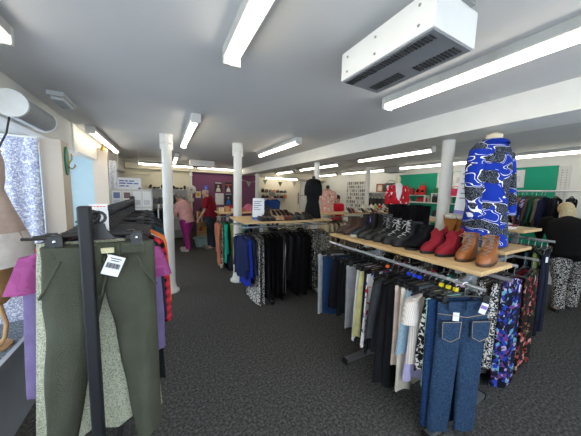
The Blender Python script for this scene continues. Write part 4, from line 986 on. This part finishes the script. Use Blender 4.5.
poster('dark poster with a figure in bright blue on the purple wall', 2.17, 1.36, .27, .44, '#242834', [('figure', '#2e7ad0', bust), ('face', '#d0a890', disc(0, .06, .12, .1)), ('strip', '#c8c8d0', rect(-.4, .4, .34, .4))], group=PG)
poster('narrow white sheet beside the middle column on the purple wall', 2.46, 1.34, .2, .42, '#dcdad8', [('line', '#a9a6a2', rect(-.3, .3, .3, .33))], group=PG)
poster('white notice with a yellow picture left on the purple wall', 1.1, 1.49, .17, .23, '#e2dccb', [('picture', '#d8b83c', rect(-.32, .32, -.28, .3)), ('mark', '#6a5a2c', disc(0, 0, .12, .1))], name='notice')
poster('blue paper cut-out on the purple wall above the person in maroon', 1.36, 1.72, .15, .2, '#4a62c0', [('mark', '#8fa4e8', disc(0, .1, .2, .2))], name='notice')
poster('pale blue sheet on the purple wall beside the person in maroon', 1.33, 1.44, .16, .2, '#8fb6d8', [('mark', '#5a86b8', disc(0, 0, .2, .2))], name='notice')
poster('white framed panel on the cream back wall', 5.55, 1.55, .5, 1.25, '#e6e6e2', [('frame_line', '#a8a8a2', rect(-.5, -.46, -.5, .5)), ('frame_line', '#a8a8a2', rect(.46, .5, -.5, .5)), ('frame_line', '#a8a8a2', rect(-.5, .5, .47, .5)), ('frame_line', '#a8a8a2', rect(-.5, .5, -.03, 0))], name='wall_panel')
poster('narrow purple strip on the cream back wall', 5.22, 1.4, .05, .5, '#8a5a78', [], name='wall_strip')
# bunting
t = thing('bunting', 'string of white and dark bunting flags across the back wall', 'bunting', (2.5, 8.985, 2.08))
pts = [(x, 0, .05*math.cos((x % 1.1)/1.1*2*PI)-.03+.03*x) for x in [i*.11 for i in range(31)]]
MB().tube(pts, .005, 5).build('string', WHITE, t)
for i in range(10):
    x = .12+.34*i; z = .05*math.cos((x % 1.1)/1.1*2*PI)-.03+.03*x
    MB().prism([(x-.1, z), (x+.1, z), (x, z-.2)], (-.006, .0), 'y').build('flag', cloth(['#dcdad6', '#a9a59a', '#d8cfc8', '#6d7a72', '#e4e2de', '#4c5248'][i % 6]), t)
# shelf with small goods on the cream wall
t = thing('wall_shelf', 'white wall shelf of dark bags below the bunting', 'shelf', (4.0, 8.84, 1.4)); MB().box((0, 0, -.012), (1.2, .3, .024)).build('board', plain('#c9c6dc', .6), t)
for s in (-1, 1): MB().prism([(-.0, -.02), (.14, -.02), (.14, -.16)], (s*.5-.01, s*.5+.01), 'x').build('bracket', METAL, t)
t2 = thing('wall_shelf', 'upper white wall shelf of small goods below the bunting', 'shelf', (4.0, 8.86, 1.62)); MB().box((0, 0, -.01), (1.2, .24, .02)).build('board', WHITE, t2)
def handbag(label, loc, rz, m, w, h, d, group=None, cat='bag', strap=True, name='handbag', clasp=None):
    t = thing(name, label, cat, loc, rz, group)
    MB().loft([rrect(w/2, d/2, 0), rrect(w/2*1.03, d/2*1.05, h*.3), rrect(w/2*.97, d/2*.8, h*.8), rrect(w/2*.93, d/2*.5, h)]).build('body', m, t, smooth=60)
    if strap: MB().tube([(-w*.3, 0, h*.92)]+[(-w*.3*math.cos(PI*q/8), 0, h*.95+h*.38*math.sin(PI*q/8)) for q in range(9)], .008, 6).build('strap', m, t)
    if clasp: MB().box((0, -d/2*.9, h*.6), (w*.2, .02, h*.18)).build('clasp', clasp, t)
    return t
r9 = random.Random(4)
for j, (zz, nn, yy, ww) in enumerate(((1.4, 7, 8.82, 'lower'), (1.62, 7, 8.86, 'upper'))):
    for i in range(nn):
        handbag('small dark bag on the %s shelf below the bunting, %s from the left' % (ww, ORD[i+1]), (3.5+i*.165, yy, zz), 0, leather(['#222126', '#3a2c2a', '#4a4c58', '#191919', '#6a4638', '#2c3a4c', '#d07a3c'][(i+3*j) % 7]), .13, r9.uniform(.09, .15), .1, 'bags on the shelves below the bunting', strap=i % 2 == 0)

# ============================================================ rack of green clothes + shelf of goods
shelf_rack('silver rack behind the middle column with green and coral clothes', .98, 2.5, 4.8, 5.3, 1.2, [4.95], [1.2, 2.3], 'x', 1.1)
row = [(.98, 'top', cloth('#b07058'), .85, .26, 'coral top', 0), (1.03, 'dress', MIXFL, .95, .34, 'ditsy floral dress', 2), (1.09, 'top', cloth('#1f9a80'), .8, .46, 'sea-green top', 4), (1.15, 'dress', cloth('#28303c'), .95, .42, 'dark navy dress', 3), (1.21, 'top', cloth('#8f9a5c'), .85, .44, 'sage green top', 6),
       (1.28, 'top', cloth('#139a70'), .78, .48, 'emerald top', 6), (1.35, 'dress', cloth('#2fae86'), .9, .46, 'jade green dress', 4), (1.43, 'top', cloth('#7aa890'), .8, .46, 'pale green top', 3), (1.52, 'top', cloth('#2a6a9c'), .8, .46, 'blue top', 2), (1.62, 'dress', cloth('#2a2c34'), .9, .46, 'dark dress', 2), (1.75, 'top', cloth('#38506c'), .8, .46, 'slate blue top', 0)]
rail_row(row, (0, 4.95, 1.1), 'x', 'from the left on the green rack', 'on the green rack')
heap('soft_bag', 'pink crumpled fabric bag on the shelf behind the middle column', 'bag', (1.66, 5.05, 1.2), cloth('#c06a86'), .13, .12, .15, 4)
for i, (c, w, h, lab) in enumerate([('#d0b898', .09, .08, 'pale tan box'), ('#b98a58', .09, .1, 'brown box'), ('#e0d0b8', .08, .06, 'cream box'), ('#c9a070', .1, .09, 'kraft box'), ('#b46a4a', .08, .07, 'terracotta box')]):
    o = bevel(MB().box((0, 0, h/2), (w, .12, h)).build('small_box', plain(c, .6), None, (1.06+i*.115, 5.0, 1.2)), .005); MB().box((0, 0, h), (w+.006, .126, .016)).build('lid', plain(c, .5), o)
    tag(o, lab+' on the shelf above the green clothes', 'box', 'boxes on the shelf above the green clothes')
heap('soft_bag', 'crimson fabric bundle at the back of the shelf above green clothes', 'bag', (1.3, 5.2, 1.2), cloth('#9c3a4a'), .12, .06, .12, 8)

# ============================================================ far shoe table + peach mannequin
shelf_rack('silver rack far back with pale shoes on its shelf', 3.35, 6.0, 4.55, 5.1, 1.15, [4.7], [3.7, 5.6], 'x', 1.05)
row = [(3.42+.075*i, 'top' if i % 2 else 'blouse', cloth(['#c2b394', '#a08a70', '#d6cbb4', '#8d7a66', '#b8a88c', '#2a2a2c'][i % 6]), .6, .42, ['sand blouse', 'brown top', 'cream blouse', 'mushroom top', 'stone blouse', 'black top'][i % 6]) for i in range(10)]
rail_row(row, (0, 4.7, 1.05), 'x', 'from the left on the far shoe rack', 'on the far shoe rack')
for i in range(15):
    c, nm = [('#d8d0c4', 'cream'), ('#2a2a2c', 'black'), ('#b04a50', 'red'), ('#c9b69a', 'beige'), ('#e2ded8', 'white'), ('#1c1c1c', 'glossy black'), ('#a8987c', 'khaki')][i % 7]
    low_shoe('%s shoe on the far shoe rack, %s from the left' % (nm, ORD[i+1]), (4.15+i*.118, 4.68, 1.15), R(-110), leather(c, .4), 'shoes on the far shoe rack', heel=.06 if i % 3 else 0, scale=.95)
for i in range(6):
    t = MB().lathe([(.05, 0), (.07, .03), (.085, .1), (.07, .16), (.02, .19), (0, .19)]).build('knitted_hat', cloth(['#e4e0d6', '#d8d2c4', '#ece8e0', '#b8c46a', '#c04a50', '#e0d8cc'][i]), None, (5.0+i*.17, 4.95, 1.15)); tag(t, '%s knitted hat on the back edge of the far shoe rack, %s from the left' % (['ivory', 'oatmeal', 'white', 'lime', 'red', 'cream'][i], ORD[i+1]), 'hat', 'hats on the far shoe rack')
    MB().ball((0, 0, .2), .025, 8, 6).build('bobble', cloth('#e8e4da'), t)
t = thing('mannequin', 'mannequin in a peach patterned dress far back beside the black dress', 'mannequin', (3.72, 4.92, 1.15), R(-20))
PEACH = pattern('peach_stripe_flower', '#d8a594', ['#f0d8cc', '#b87868', '#e8c4b4'], 18, 'voronoi', .45)
MB().loft(torso([(.05, .05, .6), (.12, .09, .57), (.17, .11, .5), (.175, .115, .36), (.165, .11, .2), (.18, .13, .05), (.18, .13, 0)], .04, 8)).build('dress', PEACH, t, smooth=60)
MB().lathe([(.04, .56), (.038, .62), (.05, .66), (.03, .69), (0, .695)]).build('neck_form', BLACKP, t)
for s in (-1, 1): MB().tube([(s*.14, 0, .54), (s*.19, 0, .46), (s*.2, -.01, .3)], [.05, .06, .055], 12).build('sleeve', PEACH, t, smooth=60)
# mannequin sign near the blue tunic
t = thing('sign_card', 'tall white card with grey writing and a violet foot beside the blue tunic', 'sign', (2.38, 1.12, 1.178), R(-52))
# stands on the mannequin rack
t.location = (2.505, 1.175, 1.178); t.rotation_euler.z = R(-64)
MB().box((0, 0, .0075), (.14, .1, .015)).build('foot', METAL, t); MB().tube([(0, 0, .01), (0, 0, .3)], .006, 8).build('stem', METAL, t)
MB().box((0, -.012, .5), (.15, .006, .44), Matrix.Rotation(R(4), 3, 'Y')).build('card', PAPER, t)
MB().box((-.014, -.013, .3), (.15, .007, .035), Matrix.Rotation(R(4), 3, 'Y')).build('violet_band', plain('#8a86c8', .6), t)
sg = MB()
for i, w in enumerate([.08, .06, .09, .05, .07, .08]): sg.box((-.005-.0025*i, -.017, .66-.045*i), (w, .004, .012))
sg.build('writing', plain('#9a9ca8', .7), t)

# ============================================================ right-hand wall
t = thing('wall_rail', 'white clothes rail fixed along the wall beside the teal panel', 'rail', (6.0, 1.2, 1.77))
MB().tube([(0, -1.4, 0), (0, 1.0, 0)], .016, 12).build('rail', plain('#d8dad8', .4, .3), t)
for y in (-1.2, .25, .95): MB().span(0, .5, y-.01, y+.01, -.012, .012).build('bracket', METAL, t)
row = [(1.26, 'top', cloth('#24252c'), .5, .30, 'black strappy top'), (1.44, 'top', cloth('#191a20'), .46, .30, 'plain black vest'), (1.58, 'top', cloth('#232a4a'), .5, .42, 'navy top'), (1.62, 'top', cloth('#6d6a58'), .58, .44, 'olive-grey top'), (1.69, 'jacket', cloth('#1f5240'), .6, .46, 'bottle green jacket'), (1.75, 'top', cloth('#5a4a44'), .56, .44, 'brown-grey top'),
       (1.82, 'top', BLUEFL, .58, .44, 'dark floral top'), (1.88, 'top', cloth('#9a6a6c'), .54, .44, 'dusty rose top'), (1.94, 'top', cloth('#2a2220'), .54, .44, 'dark brown top'), (2.0, 'top', cloth('#3b2522'), .52, .44, 'chocolate top')]
rail_row(row, (6.0, 0, 1.77), 'y', 'from the near end of the wall rail', 'on the wall rail')
struct('trim_4', MB().span(XR-.03, XR, 1.42, 1.56, .3, 2.24), plain('#d6d6d2', .6))
pg = MB()
for i in range(40):
    for q in (1.46, 1.52): pg.span(XR-.034, XR-.029, q-.008, q+.008, .4+i*.045, .415+i*.045)
struct('trim_5', pg, plain('#8a8c8c', .6))
def wall_shelf(label, y0, y1, z, d=.3, m=None):
    t = thing('wall_shelf', label, 'shelf', (XR-.02-d/2, (y0+y1)/2, z)); MB().box((0, 0, -.0125), (d, y1-y0, .025)).build('board', m or WHITE, t)
    for y in (-(y1-y0)*.4, (y1-y0)*.4): MB().prism([(d/2, -.025), (-d/2+.03, -.025), (d/2, -.16)], (y-.01, y+.01), 'y').build('bracket', METAL, t)
    return t
wall_shelf('long white shelf across the teal wall holding red handbags', 2.75, 4.75, 1.47)
wall_shelf('lower white shelf on the teal wall below the handbags', 2.75, 3.95, 1.1)
wall_shelf('grey-white shelf left of the teal wall with the framed picture', 4.97, 6.15, 1.73)
def riser(label, y0, y1, z, h):
    t = thing('shelf_riser', label, 'stand', (6.33, (y0+y1)/2, z)); MB().box((0, 0, h-.01), (.24, y1-y0, .02)).build('top', WHITE, t)
    for s in (-1, 1): MB().box((0, s*((y1-y0)/2-.012), (h-.02)/2), (.24, .02, h-.02)).build('leg', WHITE, t)
riser('white riser on the teal wall shelf carrying red shoes', 3.92, 4.62, 1.47, .19)
riser('smaller white riser on the teal wall shelf carrying a green box', 3.38, 3.75, 1.47, .24)
rb = leather('#8c1c26', .35); rr_ = leather('#c82a2c', .35)
handbag('dark red handbag on the white riser against the teal wall', (6.31, 4.46, 1.66), R(90), rb, .28, .19, .12, clasp=plain('#c9b070', .3, .8))
low_shoe('bright red heeled shoe propped on the riser, nearer the handbag', (6.31, 4.2, 1.66), R(200), rr_, 'red shoes on the riser', heel=.09, cat='shoe', scale=1.25, name='heeled_shoe'); low_shoe('bright red heeled shoe propped on the riser, nearer the white frames', (6.31, 4.05, 1.66), R(200), rr_, 'red shoes on the riser', heel=.09, cat='shoe', scale=1.25, name='heeled_shoe')
handbag('small bright red bag standing behind the red shoes', (6.4, 4.12, 1.66), R(90), rr_, .2, .26, .08)
handbag('wide red clutch bag under the white riser', (6.3, 4.05, 1.47), R(90), leather('#a3242c', .35), .3, .13, .1, strap=False)
handbag('small tan-red purse at the left end of the teal wall shelf', (6.3, 4.45, 1.47), R(90), leather('#b86a4c', .4), .16, .07, .08, strap=False)
handbag('black handbag on the teal wall shelf beside the smaller riser', (6.28, 3.66, 1.47), R(90), leather('#1a1a1c', .4), .26, .17, .12)
t = bevel(MB().box((0, 0, .06), (.2, .3, .12)).build('gift_box', plain('#1f6a3c', .5), None, (6.33, 3.56, 1.71)), .005); tag(t, 'dark green box on top of the smaller white riser', 'box'); MB().box((0, 0, .122), (.206, .306, .02)).build('lid', plain('#2a7d48', .5), t)
handbag('bright pink bag on the teal wall shelf behind the beam column', (6.3, 3.22, 1.65), R(90), leather('#c02a5c', .4), .26, .18, .12)
riser('white riser holding the bright pink bag', 3.05, 3.36, 1.47, .18)
handbag('dark purple bag on the lower shelf of the teal wall', (6.3, 3.6, 1.1), R(90), leather('#2a2430', .4), .24, .16, .12); handbag('brown bag on the lower shelf of the teal wall', (6.3, 3.2, 1.1), R(90), leather('#5a3a2c', .4), .24, .16, .12)
def frame_r(label, y, z, w, h, bg, fr, name='framed_notice', cat='picture', on=XR-.035):
    t = thing(name, label, cat, (on, y, z)); MB().box((.004, 0, 0), (.006, w, h)).build('sheet', plain(bg, .4), t)
    f = MB()
    for s in (-1, 1): f.box((0, s*w/2, 0), (.022, .022, h+.022)); f.box((0, 0, s*h/2), (.022, w, .022))
    f.build('frame', fr, t)
    MB().box((-.001, 0, 0), (.004, w*.5, h*.35)).build('print', plain('#cdd0d2', .6), t)
frame_r('white framed notice on the teal wall left of the beam column', 3.63, 2.06, .26, .38, '#e4e6e6', plain('#c9cdca', .5))
frame_r('white framed notice on the teal wall right of the beam column', 3.22, 2.04, .3, .4, '#eceae6', plain('#dfe0dd', .5))
frame_r('white sheet on the teal wall behind the blue tunic mannequin', 2.14, 2.03, .2, .34, '#e2e4e4', plain('#e0e2e2', .5))
t = thing('picture_frame', 'orange-brown picture frame standing on the shelf left of the teal wall', 'picture', (6.3, 5.52, 1.73))
f = MB()
for s in (-1, 1): f.box((0, s*.12, .13), (.03, .04, .27)); f.box((0, 0, .13+s*.12), (.03, .27, .04))
f.build('frame', wood('#a8683c', '#8a4f2a', 3, (4, 4, 4)), t); MB().box((.008, 0, .13), (.01, .22, .22)).build('picture', plain('#d8c9b4', .6), t); MB().box((.0, 0, .13), (.006, .1, .12)).build('motif', plain('#e8e0d4', .6), t)
hb = handbag('large grey-black bag with a white label on the shelf by the orange frame', (6.28, 5.08, 1.73), R(90), leather('#3a3b3e', .5), .5, .28, .16); MB().box((0, .088, .15), (.16, .012, .12)).build('white_label', PAPER, hb)
wall_rl = thing('wall_rail', 'short silver rail of black bags under the grey-white shelf', 'rail', (6.28, 5.55, 1.62)); MB().tube([(0, -.5, 0), (0, .5, 0)], .012).build('rail', METAL, wall_rl)
for y in (-.48, .48): MB().span(0, .22, y-.008, y+.008, -.01, .01).build('bracket', METAL, wall_rl)
for i in range(6): handbag('black bag hanging under the grey-white shelf, %s from the teal wall' % ORD[i+1], (6.26, 5.16+i*.155, 1.24), R(70+8*(i % 3)), leather(['#1b1b1d', '#222228', '#18181a'][i % 3], .45), .26, .28, .1, 'black bags under the shelf')
# white panel of small jewellery cards
t = thing('jewellery_display', 'white panel on the right wall hung with rows of small cards', 'panel', (XR-.03, 6.78, 1.55))
bevel(MB().box((0, 0, 0), (.04, 1.05, 1.3)).build('panel', WHITE, t), .006)
gr = MB()
for i in range(9): gr.box((-.023, 0, -.56+i*.14), (.008, 1.0, .012))
gr.build('slot_strip', plain('#c4c4c0', .5), t)
card = MB().box((0, 0, -.045), (.006, .06, .09)).mesh('jewellery_card', plain('#3f4248', .5)); bead = MB().ball((-.006, 0, -.05), .014, 8, 6).mesh('pendant', plain('#b9b4a8', .3, .6))
card2 = MB().box((0, 0, -.05), (.006, .05, .1)).mesh('jewellery_card', plain('#a9a6a0', .5))
r5 = random.Random(11)
for i in range(8):
    for j in range(10):
        if r5.random() < .12: continue
        o = link('jewellery_card', card if r5.random() < .55 else card2, None, (XR-.058, 6.33+j*.1+r5.uniform(-.01, .01), .99+i*.14+.13)); tag(o, 'small jewellery card hung on the white panel of the right wall', 'card', 'jewellery cards on the white panel'); link('pendant', bead, o)

# ------------------------------------------------------------------ light, world, camera
w = bpy.data.worlds.new('daylight'); sc.world = w; w.use_nodes = True
bg = w.node_tree.nodes['Background']; bg.inputs[0].default_value = lin('#e3ecf6'); bg.inputs[1].default_value = 2.2
cam = bpy.data.cameras.new('camera'); co = bpy.data.objects.new('camera', cam); COL.objects.link(co); sc.camera = co
cam.sensor_width = 36; cam.lens = 236/581*36; cam.clip_start = .02
Rv, Uv, Fv = Vector((.88084, -.47275, .02486)), Vector((.02767, .10382, .99421)), Vector((.4726, .87506, -.10453))
m = Matrix((Rv, Uv, -Fv)).transposed().to_4x4(); m.translation = Vector((0, 0, 1.62)); co.matrix_world = m
vs = sc.view_settings; vs.view_transform = 'Standard'; vs.look = 'None'; vs.gamma = 1; vs.use_curve_mapping = False; vs.exposure = 1.15
